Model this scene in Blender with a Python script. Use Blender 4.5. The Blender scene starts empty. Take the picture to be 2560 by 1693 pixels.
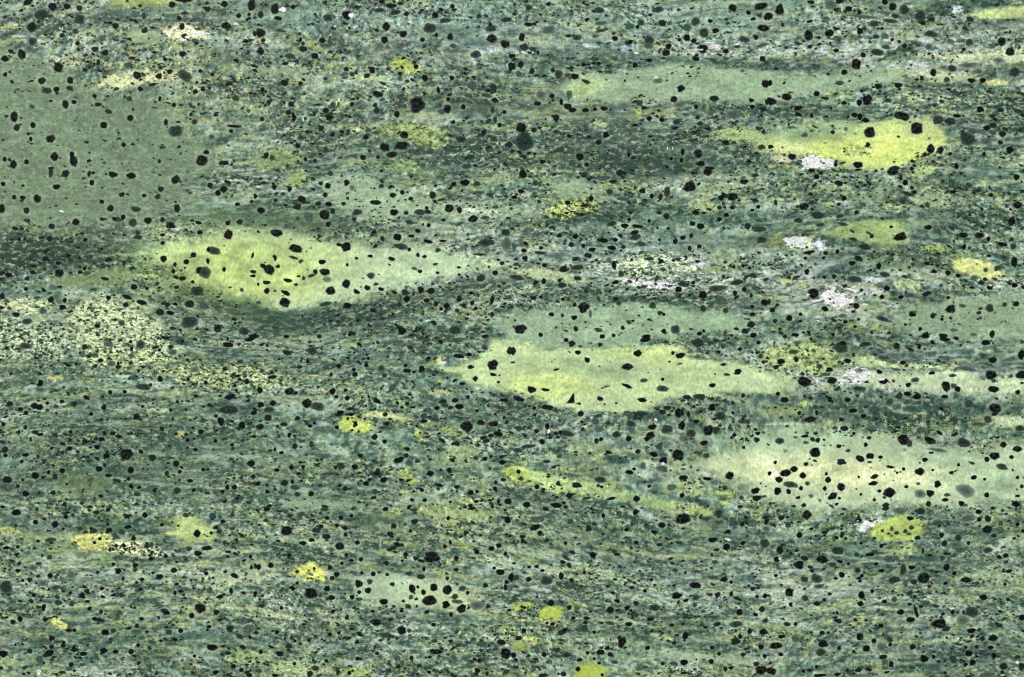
import bpy, math, random
import numpy as np

# ------------------------------------------------------------------ scale, camera, light
S = 0.125e-3                 # metres per unit of the noted layout (frame = 2560 x 1693 units = 0.32 x 0.21 m)
W, H = 2560.0, 1693.0
TOP = 0.030                  # height of the polished face; the slab is 3 cm thick

scene = bpy.context.scene
cam_data = bpy.data.cameras.new("camera")
cam = bpy.data.objects.new("camera", cam_data)
scene.collection.objects.link(cam)
cam_data.sensor_width = 36.0
cam_data.lens = 50.0
cam.location = (0.0, 0.0, TOP + W * S * 50.0 / 36.0)
cam.rotation_euler = (0.0, 0.0, 0.0)
cam_data.clip_start = 0.01
cam_data.clip_end = 50.0
scene.camera = cam

world = bpy.data.worlds.new("World")
scene.world = world
world.use_nodes = True
wn = world.node_tree
for n in list(wn.nodes):
    wn.nodes.remove(n)
sky = wn.nodes.new("ShaderNodeTexSky")
sky.sky_type = 'NISHITA'
sky.sun_disc = False
sky.sun_elevation = math.radians(50)
sky.sun_rotation = math.radians(-35)
sky.dust_density = 4.0
bg = wn.nodes.new("ShaderNodeBackground")
bg.inputs["Strength"].default_value = 0.075
wo = wn.nodes.new("ShaderNodeOutputWorld")
wn.links.new(sky.outputs[0], bg.inputs[0])
wn.links.new(bg.outputs[0], wo.inputs[0])

sun_data = bpy.data.lights.new("sun", 'SUN')
sun_data.energy = 1.5
sun_data.angle = math.radians(15)
sun_data.color = (1.0, 0.95, 0.85)
sun = bpy.data.objects.new("sun", sun_data)
scene.collection.objects.link(sun)
az, el = math.radians(-35), math.radians(50)
sun.rotation_euler = (math.pi / 2 - el, 0.0, math.pi - az)
sun.location = (0, 0, 2)

vs = scene.view_settings
vs.view_transform = 'Standard'
vs.look = 'None'
vs.gamma = 1.0
vs.use_curve_mapping = False
vs.exposure = 0.5
scene.cycles.filter_width = 1.2
# Dark crystals seen in the polished face, noted tile by tile (4 x 4 tiles, 2371 x 1567 units each):
# x y width height [rotation] [tone]; tone: none = black, g = dark grey-green, f = faded grey
CRYSTALS = {
(0, 0): "260 20 110 60 -25;490 60 90 90;620 60 80 60;735 75 65 55;390 135 130 90 g;295 250 95 95;1700 5 170 30;1595 45 70 70;1925 85 55 50;2080 40 75 60;2330 45 75 110;1340 285 70 55;1685 245 55 70;1710 335 65 55;1835 265 75 40 g;2100 240 110 70;2210 145 50 50;2305 135 35 35;300 385 90 80 g;200 505 90 100;50 545 90 60;100 475 50 40;740 180 90 90 g;1070 240 65 60;700 290 60 50 g;720 400 50 50;575 330 55 40;880 455 70 50;975 490 75 65;540 625 100 100;650 745 65 70;385 750 75 65;430 840 100 60 g;520 830 60 55;50 690 45 50;470 935 40 25;605 965 65 85;685 945 55 40;910 580 35 60;1270 700 95 80;1475 705 70 65;1570 665 60 50;1715 705 160 100 35 g;1690 500 70 60;1530 550 50 40;2185 560 45 35;1185 600 80 40 g;1300 825 60 45;1410 785 70 30;1200 915 55 50 g;910 970 75 45;875 890 50 40;130 1085 70 110;155 1185 70 65;305 1160 60 60;285 1290 35 55;470 1285 90 75;960 1160 75 65;1205 1095 60 65;1145 1340 50 45;1085 1210 40 40 f;1535 1135 40 65;1630 1215 135 105 g;1870 1490 115 120;1910 1410 60 40;505 1450 75 85;680 1490 80 110;665 1430 50 60;45 1475 45 50;125 1525 70 80;245 1500 50 50;825 1490 50 30;1475 1495 35 40;2090 1510 60 45;2280 380 60 45;2360 310 40 60;1660 170 50 50;1820 400 50 35;1810 850 50 45;1880 830 40 35;1480 915 35 55;1610 975 40 50;2180 910 80 60 g;2000 1060 50 50;1800 1130 60 60 g;2140 1215 45 35;2170 1170 150 30;1965 690 40 40;470 1560 60 30",
(1, 0): "45 135 65 70;175 80 75 100;345 65 45 45;205 170 75 40;40 305 100 95;65 375 45 45;45 475 75 80;670 165 100 65 g;845 140 100 90;1165 15 60 45;1250 55 105 45;1290 115 105 50 -10 g;1140 95 110 40 g;1390 130 55 50;1660 140 60 60;1820 60 55 50;1205 245 75 85;1365 315 70 65;1190 370 65 75;1610 260 120 90 g;1750 190 130 50 g;1670 325 35 45;1800 340 60 70;1540 370 45 45;615 375 65 50;410 370 35 45;435 455 85 55;310 520 90 50 g;545 520 70 60;270 590 75 35;230 285 100 30 g;2185 360 105 80;2310 405 100 85;2180 265 105 60 g;2065 150 55 45 g;2320 185 110 45 g;2035 505 105 75 g;2360 520 40 50;1830 425 65 40 g;2360 620 50 85;1075 650 65 70;890 690 60 50 g;835 640 55 45;1480 620 50 50;1565 720 60 70;1815 720 50 50;1690 835 40 70;2000 790 85 80 f;2200 815 70 100 g;265 765 75 65;410 775 45 45;60 835 50 50;1130 870 120 65 10;325 965 65 55;645 1025 70 50;710 970 60 60 g;1105 975 45 50;1115 1025 50 60 g;890 965 40 45;1495 970 130 145;1770 1010 80 85 20;1715 1035 65 50 20 g;1780 920 50 40;1305 1060 65 65;300 1040 55 50;350 1085 40 90;55 1105 45 45;605 1190 60 60;710 1245 50 50;1370 1250 85 70;1190 1365 105 80;1350 1350 150 70 -10;1260 1430 110 60;990 1460 65 50;1130 1455 45 40;1040 1205 60 45 g;1020 1270 60 50;385 1350 55 50;95 1440 50 65;460 1475 40 50;545 1490 35 40;2215 930 75 45;1920 990 45 50;2190 1020 40 70 g;2215 1110 40 70 g;2255 1160 40 45;2110 1230 50 50;2200 1285 70 60 g;1900 1290 110 70 g;2300 1040 50 40;2170 230 40 40;1695 1410 80 40 f;1950 1540 90 50 g;2340 1340 70 60 g",
(2, 0): "810 95 100 60 g;335 40 50 40;25 130 50 35;550 130 50 50 g;690 185 35 40;155 225 90 40;90 345 65 85;110 440 85 65 g;240 490 35 45;10 520 50 50;10 615 60 80;80 600 65 65;185 660 55 60;60 680 60 45 g;600 350 80 50 g;340 280 140 80 f;820 215 110 35 g;820 285 110 40 g;770 335 80 40 f;1090 245 90 60 g;1195 210 60 60 g;1160 250 40 40;1350 90 120 60 g;1390 215 85 65;1460 215 50 40 f;955 355 60 50;1095 390 45 45;1270 370 95 90 g;1265 425 90 60 g;1425 490 75 60;1450 430 60 60;1700 200 95 85 g;1620 255 75 70 g;1780 305 90 90 g;1885 285 70 50;1620 350 65 75;1680 380 55 50;1550 370 40 40;1770 450 115 100;2045 75 80 75;2305 60 140 75;2190 115 50 45;2350 160 40 60;2325 260 130 65;1835 195 50 40;2150 365 120 60 g;2260 350 50 45;2235 175 60 35;1985 180 50 35 g;1700 545 80 45 10;2320 545 55 55;1980 475 60 50;1980 545 60 35 g;660 600 50 40;580 710 90 60;430 690 90 90 g;380 650 50 50;1140 605 50 50;1270 560 60 35;1350 750 110 50 f;1565 820 75 65;1500 920 75 60;1870 915 90 60;2345 775 80 80;2360 945 40 60;2215 930 55 45;2225 990 50 40;455 945 45 70;370 890 60 45;270 880 90 80 f;515 985 80 60;555 1020 80 50;680 1020 70 40;530 880 60 90 f;850 1005 75 45;770 1010 40 40;1180 955 70 60 g;410 1095 75 70;235 960 70 40;85 1185 100 105;205 1205 60 50;120 1310 160 170 g;870 1250 60 60;800 1320 55 50;530 1260 50 40;1525 1130 70 60 g;1650 1135 90 60 f;1270 1100 60 45;1390 1110 60 50;1705 990 50 45;2240 1090 90 50 f;2060 1060 150 80 f;630 1450 75 75;560 1510 70 60 g;690 1525 50 40;1080 1435 30 45;1125 1460 50 30;1580 1410 40 65;1725 1420 80 90;1750 1515 85 50;1830 1560 90 40;1250 1400 120 40 g;1570 1485 35 45;1475 1470 35 35;100 1445 80 40 g;280 1500 60 40;440 1390 90 40 g;2310 1365 90 55 g;1280 1265 55 30;940 310 45 40 g;2330 1220 40 50",
(3, 0): "110 90 95 120 -10;10 150 70 80;400 20 80 40;580 40 110 100 f;660 15 70 40;745 85 85 60;845 115 50 55;625 90 45 35;1080 20 65 50;1155 65 80 90;1265 90 90 100 g;1410 150 105 105 g;880 155 300 35 f;1130 195 150 40 g;985 220 105 65 g;1180 150 70 40 g;375 325 80 105;410 275 80 60 f;565 310 90 75;850 290 65 75;850 340 60 30 g;470 350 35 35;135 230 35 40;385 435 50 40;630 470 50 40;385 200 65 30;540 175 90 50 f;1055 265 35 30;1000 340 65 45 g;1150 370 40 40;1215 385 40 40 g;1265 425 50 45;1090 435 80 40 g;1010 485 120 60 g;880 510 60 50;815 595 105 110;705 670 65 50;1510 315 140 70 10 g;2010 40 80 60 g;2120 45 60 40 g;1865 395 90 75 g;1810 460 45 40;1680 380 50 45 f;2165 385 80 90;2240 480 90 80;2280 670 105 90 g;2140 560 120 60 f;1490 435 70 60 f;1530 675 75 75;1705 635 90 65 g;1655 740 65 55 g;1885 745 80 45;1990 745 60 50;1425 715 40 35;1860 605 180 50 f;660 770 90 45 g;1020 800 75 60;1205 790 80 50;170 900 95 75;30 940 100 75;450 870 60 60;20 770 50 60;920 925 100 110;845 950 55 70;1110 930 75 50 g;1250 930 60 70 f;530 910 80 30;705 955 60 40;1240 1075 155 80 10;800 1065 65 45;850 1080 50 70;905 1115 90 45;405 1070 40 50;1575 1110 100 80 g;1690 1125 90 75 g;1375 1190 135 125;940 1225 110 105;925 1340 45 50;600 1225 50 40;340 1250 65 50 f;720 1195 40 40 f;1510 1380 90 95;1600 1390 55 75;1850 1285 180 140 25 g;2020 1310 120 70 f;2240 1390 70 65;225 1450 85 65;835 1525 105 75;1170 1560 110 50;2170 1240 70 60;2150 1320 60 45;2025 1185 60 50;1965 1015 70 60;2320 1030 110 50 g;1750 1075 80 40;625 1525 45 45;2080 1075 80 50 g;25 1360 60 40;2000 1430 40 50;1690 1425 35 35;1745 1540 50 60",
(0, 1): "610 40 70 70;470 30 50 90 g;30 135 50 50;520 165 75 50;345 275 85 80;210 265 55 45;130 260 45 45;15 365 65 85;245 385 55 65;260 480 50 45 g;705 490 80 65;480 530 60 55;825 45 40 60;850 125 55 55;1045 50 90 60;1215 60 90 60;1490 185 60 50;1335 245 45 40;1460 255 60 55 g;1130 235 60 45;945 300 50 45;1020 365 65 65;1260 370 110 60 g;1625 100 90 70 -35;1945 150 60 55;2070 185 70 60;2020 220 60 60;1640 365 60 90;1505 470 45 60;1370 475 75 65;1230 495 80 80 g;1060 460 50 40;1140 445 45 55;1580 520 95 65 15;1835 495 70 35 15;1850 585 55 40;2115 610 105 90;2220 490 70 50;2110 500 50 50;460 645 60 55;790 655 45 40;620 665 50 45 g;550 960 85 80;80 980 70 45;15 965 40 50;250 1015 50 45;240 1110 50 40;20 1175 45 60;300 955 50 40;420 830 60 45;540 870 50 35;745 955 55 35;785 920 35 40;970 1015 80 35 15;1515 830 65 70;1620 885 45 45;1725 860 55 55;1790 795 60 50;1985 755 130 90 10 g;1935 745 50 55;1890 955 135 110 25 g;1845 935 60 70;1605 945 40 45;2075 930 45 50;1925 850 35 60;1690 1010 80 50;1785 1045 40 35;1830 1130 120 90 g;1240 1090 70 55;1360 1105 45 35;1755 1250 80 70;1550 1255 50 50;1620 1250 35 35;1755 1415 170 115 -10 g;2015 1475 85 80;1580 1330 80 45;1480 1325 80 60;1165 1255 60 50;1310 1235 100 50 15;1180 1185 120 40 20;2240 1120 40 45 g;2345 950 60 35;2340 990 60 30;2340 800 25 60;1635 1095 45 35;1890 1260 100 50 20 g;1005 1190 50 50;600 1215 40 50;580 1280 70 50;470 1210 60 60;150 1345 80 50;400 1310 70 70 g;250 1410 100 60 g;900 1450 60 45;1130 1425 70 60 g;2260 1500 90 70 g;2350 1550 100 50;1505 610 50 35;1505 685 45 40;2200 325 50 35;500 265 40 35 f;20 260 35 35 f;2330 300 35 35;2365 250 40 50",
(1, 1): "170 165 50 45;665 155 65 60;600 130 45 40;840 125 55 60;890 175 50 50 f;640 240 60 50;425 280 75 65;380 350 70 60;575 320 60 40;670 325 65 45;45 380 85 60;635 420 100 90 30;710 390 45 50;490 440 90 90 f;1105 310 110 50 5;1265 240 70 50;1355 215 45 45;1435 275 55 40;1280 400 80 65 15;1390 405 50 40;1515 400 110 60 10 g;1580 360 40 40;1635 240 70 75;1660 300 35 45;1790 365 95 95;1885 375 60 75;2010 460 100 70 -10;2120 450 90 40 g;1930 125 90 60;1830 140 50 50;2045 135 70 55 g;2170 235 90 50 g;935 400 100 70 g;810 320 45 40;850 270 35 35;1600 520 45 45;670 510 50 55;1415 490 80 50 g;190 590 120 75 5;365 735 135 75 15;745 620 80 40 f;835 720 100 100 35;770 700 70 35 10;1170 645 55 45 20;1310 630 80 70;1440 620 75 35 10;1340 715 150 60 10 g;1420 745 40 40;1590 670 90 35 15;1730 665 80 25;1685 750 65 45 g;1500 795 35 45;1560 810 45 35;1255 830 75 40 15;1060 805 60 35 10;930 825 35 30;610 860 75 50;175 820 35 65 -20;350 820 100 30 15 g;120 930 110 90 35;65 895 70 45 20;205 900 50 40;640 950 110 75;550 950 45 50;440 1010 35 45 g;295 1030 90 40 10;95 1050 80 40 5;370 1070 35 30;100 1130 65 60;270 1145 100 45 30;265 1235 120 95 15;690 1125 95 80;835 1065 95 85;660 1020 90 60 f;930 1135 70 45 25;1030 1100 70 50;1160 1110 65 40;1110 1065 55 35 g;1065 985 85 75 g;640 1250 120 40 -12 g;845 1265 80 60;1395 1205 60 60;1380 1140 70 60 g;1525 1120 60 75;1620 1130 70 60;1580 1215 55 40;1665 1250 45 55;1765 1265 60 60;1715 1295 40 40;1880 1200 50 60;2000 1240 40 50;2035 1290 40 40;2185 1210 40 90;2185 1345 45 50;1350 1500 75 70;1845 1490 120 80 g;1130 1450 110 80 f;280 1550 60 35;585 1550 50 40;870 1530 40 40;2080 1010 90 70 g;2130 680 160 70 g;2320 690 100 120 f;2310 585 80 60 g;1520 945 50 40;1470 920 60 30 10 g;1660 880 60 25 g;1680 960 40 30;1880 910 50 25;2280 870 50 40;2215 960 60 50;2070 790 150 30 5 g;1500 570 60 40;690 40 50 50 g;530 90 60 45 g;310 185 45 55;180 290 40 40;250 230 50 35 g;845 885 30 35;1735 470 50 30;20 1065 25 35",
(2, 1): "100 45 70 80;80 205 70 45;215 130 60 60 g;25 260 70 45;995 35 60 60;905 210 70 60 g;730 275 50 60;515 310 55 50;505 405 45 25;1210 200 70 60;1295 250 45 50;1375 260 50 65;1435 210 60 100 g;1020 275 120 30 5 g;1650 160 140 120;1815 25 95 75;2150 115 90 50;2040 255 110 75;1935 265 55 60;1920 355 45 40;2040 355 50 40;2280 350 50 40;2225 380 40 30;1985 425 50 40;1920 465 50 40;1670 505 60 45;1745 530 85 60 -15;2180 530 55 60;2290 555 140 60 g;2310 655 110 65 g;1580 635 60 45;1660 615 40 50;1510 670 45 60;1645 735 45 50;1735 715 45 45;1365 655 35 35;920 505 100 55 -10 g;1040 525 80 45;1160 530 130 35 5;1135 585 90 45;1140 630 110 60 g;1085 465 45 30;1430 435 60 60;1270 480 40 35;585 625 55 50;550 700 60 50;660 710 40 50;440 615 60 40;835 660 110 45 10;955 655 60 40;920 730 90 50 15;740 745 80 40;705 800 75 50 10;1030 720 50 40;480 925 90 70;300 890 45 40;610 910 130 50 g;120 825 55 50;110 755 60 50;145 895 80 50 f;295 1040 55 50;220 1050 45 40;440 1030 40 40;465 1075 90 50 g;260 775 130 30 5 g;1380 855 55 45;1605 820 45 50;1495 845 40 35;1270 830 100 40 g;1105 840 35 30;900 850 70 80 f;945 890 60 100;1010 970 70 70 g;1400 930 80 30 5 g;955 1050 75 40;1580 1060 85 65 g;1680 1050 50 40;1540 1115 70 60;1900 1105 220 60 -5 g;2080 1050 120 50 g;1765 1165 80 70;2065 1150 45 65;2150 1115 50 45;2215 1170 35 50;1930 1215 100 80 f;2230 985 80 50 g;1300 1260 70 70 g;1120 1200 60 50 g;665 1280 110 100 -20;580 1255 40 40;990 1240 50 45 g;725 1340 40 80 f;365 1345 55 40;575 1375 60 50;465 1355 40 40;590 1480 50 55;80 1480 120 90;265 1535 50 45;795 1485 80 30 g;1120 1405 35 25;1405 1345 35 35;1405 1500 50 45;1515 1485 90 85 g;835 1550 60 45;940 1540 40 40;1245 1550 90 50;2215 1440 85 65;2160 1500 70 55;2235 1540 65 55;2080 1480 60 30;1735 1525 50 40;1775 1500 35 35;2225 1345 60 40;2340 1235 70 60;1770 1290 60 60 g;1980 1310 60 60 g;2055 905 35 35;2140 895 40 35;2200 915 35 35;1715 855 50 30;800 1200 40 40 g;510 540 50 40 g;125 685 50 40;20 720 45 110 g;50 1005 140 50 10 g;470 1205 40 35;210 1190 35 35;860 80 90 40 g;935 115 80 40;1025 1470 50 40 30",
(3, 1): "1155 20 110 75;835 5 90 25;655 130 100 55;395 230 50 35;1270 125 55 55;285 185 110 50 f;335 345 95 70;460 425 150 80 5 g;280 475 90 60 g;665 435 80 40 g;485 515 90 40 g;820 400 50 40;705 270 50 50;655 325 40 30;690 510 110 40 g;70 310 40 60;450 70 50 50;1350 215 60 45;1475 330 50 50 g;1715 210 70 40;2065 240 50 40;2310 335 110 70 10;2255 485 65 90 10;1480 540 70 45;1230 625 140 85;1140 535 40 30;960 620 40 45 20;790 650 80 30 10 g;1810 610 80 50 15;1955 615 110 60;2040 645 40 45;2170 695 120 50 5;2270 715 70 60 g;1815 720 40 55;900 720 110 60 g;380 770 120 35;535 775 50 45;640 765 40 50;345 825 40 35;515 820 40 30;780 870 65 45;1025 900 45 65;360 950 50 60;1080 975 110 60 g;800 1020 170 70 8 g;520 1000 40 35;610 995 45 50;420 1150 105 105;1100 1105 70 50 10;1535 945 45 40;1665 960 60 50;1760 985 60 40;2280 860 65 110;2015 935 50 50 g;2010 1020 50 40;1905 1010 80 50 g;1470 1155 100 45 -20;1055 1185 55 45;1230 1185 60 40;1670 1190 50 35;1890 1095 60 30;2050 1100 70 40;2280 1075 65 50;2360 1090 30 50;1695 1295 105 90;2050 1290 80 80 g;2190 1255 50 45 g;2295 1250 65 50;1955 1330 55 35;1800 1265 70 35 g;815 1265 70 60;790 1320 40 30;530 1295 80 50 20;195 1380 65 60;65 1405 45 40;300 1345 40 35;10 1230 40 55;40 1305 60 50;1060 1385 140 50 20 g;1525 1360 60 55;1610 1390 40 35;1690 1380 40 30;690 1360 100 45 f;715 1415 50 35;1460 1540 90 70;1620 1545 90 55;2075 1530 60 70;1720 1490 90 40 f;375 1510 40 35;250 1535 80 40;155 1550 45 40;600 1530 40 35;1900 1530 80 40 f;840 1390 35 30;950 935 40 30;865 1120 35 30;1410 1480 40 40;960 1510 45 50 g;1340 1350 70 35;2300 75 60 60",
(0, 2): "90 605 65 50;320 625 80 60;365 640 70 60;440 600 45 35;575 585 50 40;375 415 50 70;800 550 80 40 20;685 605 60 45 g;960 640 50 60;845 700 40 35;1265 725 65 60;1020 500 50 45;1155 495 40 40;1320 630 35 30;1580 665 35 35;2130 540 110 60 -15;2120 665 190 80 g;2045 770 60 90 -15;2240 805 65 70;1860 865 65 50;1940 615 50 35;2350 690 60 40;2285 400 55 55;2200 350 70 35;2175 440 40 40;1905 410 40 40;1740 380 35 45;1485 375 60 60;1800 290 110 60 f;1300 60 90 90 g;1210 30 40 40;1220 95 40 50;1475 110 40 35;1600 130 90 60 g;1000 50 90 60 g;1030 235 80 70 g;930 205 60 40;1095 235 30 50;240 70 130 60 g;2110 60 110 50;2310 10 100 40;235 825 45 45;330 870 80 50 15;375 890 60 35;175 870 35 40;285 935 30 50;655 865 45 35;500 945 110 70 f;645 1020 65 45;1045 880 60 45;1100 910 70 35;940 935 60 45;890 930 50 40;900 1005 60 45;1165 1075 125 110;985 1090 60 50;1305 1050 60 40 25;1410 1105 75 60;915 1210 70 55;1210 1220 60 60;970 1175 30 40;1005 1270 70 40;1190 1300 40 40;1085 1320 90 40 15 g;1210 1365 45 35;1290 1380 50 35;1630 1160 65 60;1545 1250 45 50;1665 1235 40 40;2325 1160 90 60 10;2345 1280 50 50;1885 1215 50 40;1925 1215 35 30;575 1225 55 45;450 1240 30 40;325 1270 75 65;65 1310 90 60;60 1380 170 70 f;235 1440 70 55;490 1430 50 50;165 1370 40 40;45 1035 70 60;50 1085 50 35;240 1080 70 35;200 1140 35 35;210 1310 40 30;510 1280 50 50 g;600 1535 45 45;830 1560 60 30;760 1525 40 35 g;1760 1320 60 40;1795 1405 40 35;2170 1380 50 50;2105 1380 40 50;2060 1420 45 40;1640 1410 70 60 g;1270 1445 70 40 g;1725 890 40 35;2150 985 50 40;1810 1030 45 35;900 1110 50 35;790 955 60 40;720 1050 40 30;190 655 50 40;240 690 50 45;520 630 50 40 g;1330 450 160 60 g;1365 460 35 35;1395 430 30 40;1995 950 40 40;2000 720 40 35;1600 750 30 25;770 140 45 40 g;30 795 50 50;25 1560 60 30",
(1, 2): "45 615 65 55;155 600 60 50;120 660 90 50 g;110 735 80 60;35 480 60 60;310 490 100 70;470 605 110 90 20;570 630 120 80 10 g;845 555 60 50;745 540 40 35;710 490 60 60;830 480 40 35;1045 540 30 40;915 335 50 55;905 290 45 40;695 335 40 40;765 255 50 40;405 265 60 35;480 215 35 35;290 130 100 50;520 115 100 80 g;1160 275 65 55 g;1020 250 45 35;1040 185 35 35;1430 85 65 50 g;1535 285 60 65;1400 300 80 45;1385 250 40 40;1875 165 110 40;1970 150 50 40;2120 85 60 50 g;2195 245 105 100;2195 335 70 35;2350 115 60 80;1985 265 55 40;2030 375 60 50;1910 420 60 30;2245 405 35 25;780 690 75 50 -10;880 705 60 35;1195 705 50 50;1210 790 70 35;920 795 45 65;850 745 35 35;750 825 40 40;890 850 40 25;950 865 25 35;385 740 50 45;500 810 50 35;540 785 35 30;35 820 70 55;310 895 40 50;360 1000 55 55;235 1060 45 35;175 1030 30 50;330 1195 50 50;190 1220 50 40;435 1190 40 35;265 1340 80 60;335 1330 35 45;105 1420 50 40;20 1345 50 40;360 1380 90 50 g;510 1440 60 50;385 1445 70 50 g;640 1555 80 30;735 1195 35 40;915 1190 60 50;785 1180 80 80 g;1095 915 60 60;1190 955 50 45;965 1085 60 40;1325 1125 100 50 -15;1390 1085 50 45;1420 1150 75 70 g;1495 1135 60 50 g;1130 1225 50 45;1185 1310 70 50;1020 1345 60 45;1345 1310 50 30;825 1390 50 45;1100 1420 50 50 g;1090 1475 70 35;1445 1495 45 35;1560 1500 50 40;1420 1555 50 25;1615 1250 75 50 -10;1790 1220 50 55;1710 1220 30 30;1690 1360 90 40 15;1860 1375 50 35;2215 1390 45 50;2220 1335 40 40;1985 1430 60 50;2045 1420 40 40;2040 1510 50 35;1985 1550 50 40;2245 1510 40 45;2335 1510 70 60;1800 1515 35 30;2280 1150 75 45 10;2120 1115 50 45;2035 1110 60 45 g;1820 1130 50 40;1405 1030 35 35;1950 810 120 90;1960 850 60 50;2080 780 65 45;2215 795 50 45;2240 885 90 40 10;2175 900 60 35;2130 950 80 40;1675 645 60 45;1885 630 90 55;1750 620 90 50 g;1845 575 70 45;1960 545 40 40;2045 670 40 35;1400 605 45 35;1310 595 40 35;1350 640 40 30;1450 640 60 25;1120 585 70 40 15;1555 765 80 40;1660 750 90 50 g;1560 720 60 50 g;2290 1310 60 40;150 360 90 40;955 55 60 35",
(2, 2): "10 120 60 80;555 50 65 60;500 15 50 40;610 130 60 45;695 200 60 60;1160 140 80 70;1070 265 120 65;1555 160 100 55 -10;1490 135 35 40;1555 235 50 20 g;1235 15 110 50;1720 40 110 80 g;2090 310 70 60;1990 335 70 30 10 g;1220 390 75 40 g;1395 380 35 35;1395 465 115 60 g;1060 440 110 35 25;875 445 60 30 f;180 475 90 70;310 475 90 35 5;540 555 90 100 T;815 560 70 45;1205 570 90 45;965 600 30 25;60 560 130 50 15;1855 435 65 45;205 645 40 35;330 640 120 50;635 700 60 60;210 710 35 30;770 770 80 70 g;805 840 80 60 f;655 845 50 50 g;225 860 55 45;325 815 45 60;505 880 150 60 8 g;450 870 50 45;280 955 60 60;890 1055 60 40;780 950 45 55;825 935 45 40;970 890 80 60 g;1080 930 60 65;1100 790 110 60 20 g;1170 715 100 75 g;1070 695 90 50 f;1340 740 70 60 f;1300 820 85 50;1395 680 75 55;1545 690 90 90 20;1635 705 40 60;1705 770 55 40;1570 810 65 90;1435 840 120 90 g;1280 900 100 70 -30;1220 840 120 40 f;1250 930 60 50;1655 880 90 80 g;1600 930 110 60 f;1855 640 80 75;1925 720 100 75 g;1820 850 100 95;1890 850 100 85 g;1775 970 75 45;1360 1005 70 60 g;1310 1075 75 50 20;1165 1050 60 45;1540 1080 115 110;1405 1130 80 70;1390 1205 110 50 g;1215 1180 60 70 f;1130 1210 40 30;1085 1240 80 40 10;2265 940 60 55;2275 880 50 35;2145 1010 35 35;2015 1275 100 75;1800 1085 70 50 g;2060 895 40 40;1585 1290 90 45;2140 530 40 40;1740 540 120 50 g;1620 545 80 40;2045 690 30 35;2180 770 60 45 g;60 1235 45 45;425 1345 45 50;600 1360 100 55 10;820 1310 110 60 g;230 1375 50 50;290 1400 40 35;560 1270 200 35 5 f;1155 1485 75 60;915 1485 90 30;690 1480 90 30 g;135 1540 70 60;530 1455 60 50;410 1545 110 50;1575 1455 50 50;2255 1410 90 60;2265 1480 90 60;2125 1475 50 50 g;1970 1385 60 50 g;1480 1380 80 60 f;1810 1300 90 35 10;1030 1560 60 20;2280 40 50 40;2110 100 45 40;2025 105 65 60 f;2300 165 50 50 g;2330 220 50 35;2260 580 60 60 f;440 1090 60 40 g;150 1000 150 40 g;50 1035 90 40 g;320 1140 80 40 g;890 785 50 35 g;60 830 80 40 g;830 1375 40 30;1270 1370 40 35",
(3, 2): "670 85 140 110 g;690 50 100 50;900 55 110 50 g;235 125 100 50 g;260 195 60 60;120 215 80 55;75 265 65 45;570 290 70 45;475 260 60 50 g;735 210 90 45 15;530 335 110 35 5 g;335 400 150 100;590 395 95 65;845 465 130 45 5 g;865 290 120 60 f;1190 70 70 65;1400 75 40 60;1520 35 45 40;1250 225 70 40;1160 215 100 45 f;1030 310 70 45;1070 395 100 60 10;1300 430 55 45;1360 385 80 45 g;1710 345 85 35 g;1520 320 70 40;1650 440 90 115;1755 470 60 60;1720 440 70 60 g;2060 340 110 90;2090 390 60 50 g;2085 470 120 65;2340 340 110 80;2310 500 50 50;2015 40 90 50;2080 200 75 55;2345 155 80 100;1640 10 110 40;1680 40 90 35 g;1635 540 70 40;1860 605 80 60 g;1290 515 75 50;1380 540 80 55;1210 540 70 50 g;1125 590 75 75 g;1285 590 70 50 g;570 565 50 60;735 570 60 50;785 670 80 40;450 690 35 45;390 750 120 55;290 690 40 40;440 635 45 40 g;705 835 80 55;620 830 60 40 g;885 720 50 40;970 830 80 50 f;2100 650 115 95 20;2035 750 80 85 g;2335 835 100 60 g;1260 940 140 105 30;1310 970 60 90 g;1500 945 120 65 25;1810 965 140 80 20 g;2180 985 70 60;2310 1025 100 60;2100 1085 110 80;2025 1120 55 55;2255 1100 50 40;2170 1190 110 60 15 g;110 950 90 65 g;345 905 85 35;460 945 60 50;440 880 50 40 g;350 965 60 35 g;435 1055 105 95;655 1000 60 40 -15;680 1145 90 60;850 1115 90 65 30;945 1090 80 60;1040 1100 50 35;905 985 40 45;935 920 50 35;795 880 35 35;1265 1030 50 25 f;1580 1035 200 40 8 f;1510 1060 50 25;1450 1125 60 45;1765 1170 35 40;1700 1245 50 40;1905 1290 60 45 -15;2005 1305 35 30;1400 1235 95 75;1255 1210 40 35;1195 1245 30 30;1130 1190 90 30 8;1525 1220 30 25;1570 1350 65 70;1500 1435 80 75;1410 1440 110 90 f;1390 1345 40 35 g;1830 1410 200 120 25 f;985 1280 80 45 -20;970 1345 95 45;840 1285 30 30;1125 1430 130 95;1280 1375 40 35;1030 1415 40 35;985 1495 40 35;860 1445 30 30;555 1310 60 60;675 1375 85 80;595 1465 100 65 -25;525 1390 40 50;660 1480 35 30;325 1270 75 65;240 1210 75 60;160 1250 110 75;100 1310 90 60 25;210 1355 160 60 12 g;85 1415 70 80;190 1420 55 55;365 1345 50 45 g;305 1390 50 45;350 1165 50 40;15 1250 40 45;280 1475 55 35;65 1150 35 40;330 1545 50 40;235 1555 50 25;635 1535 40 30;1485 1535 60 55;1090 1545 70 50;1790 1530 60 60;1660 1450 70 35 g;1640 1495 70 35;2025 1450 50 50;2310 1290 45 35;2350 1370 40 40;2310 1460 60 30;2300 1535 100 60;480 1500 40 40 f;400 1460 60 40 f;160 1040 50 40 f;740 1040 50 35 g;255 915 50 30 f;150 570 80 50;90 515 50 40;1190 290 90 30 f;540 1255 30 35;1840 280 180 40 f;2300 650 140 50 f",
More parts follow.
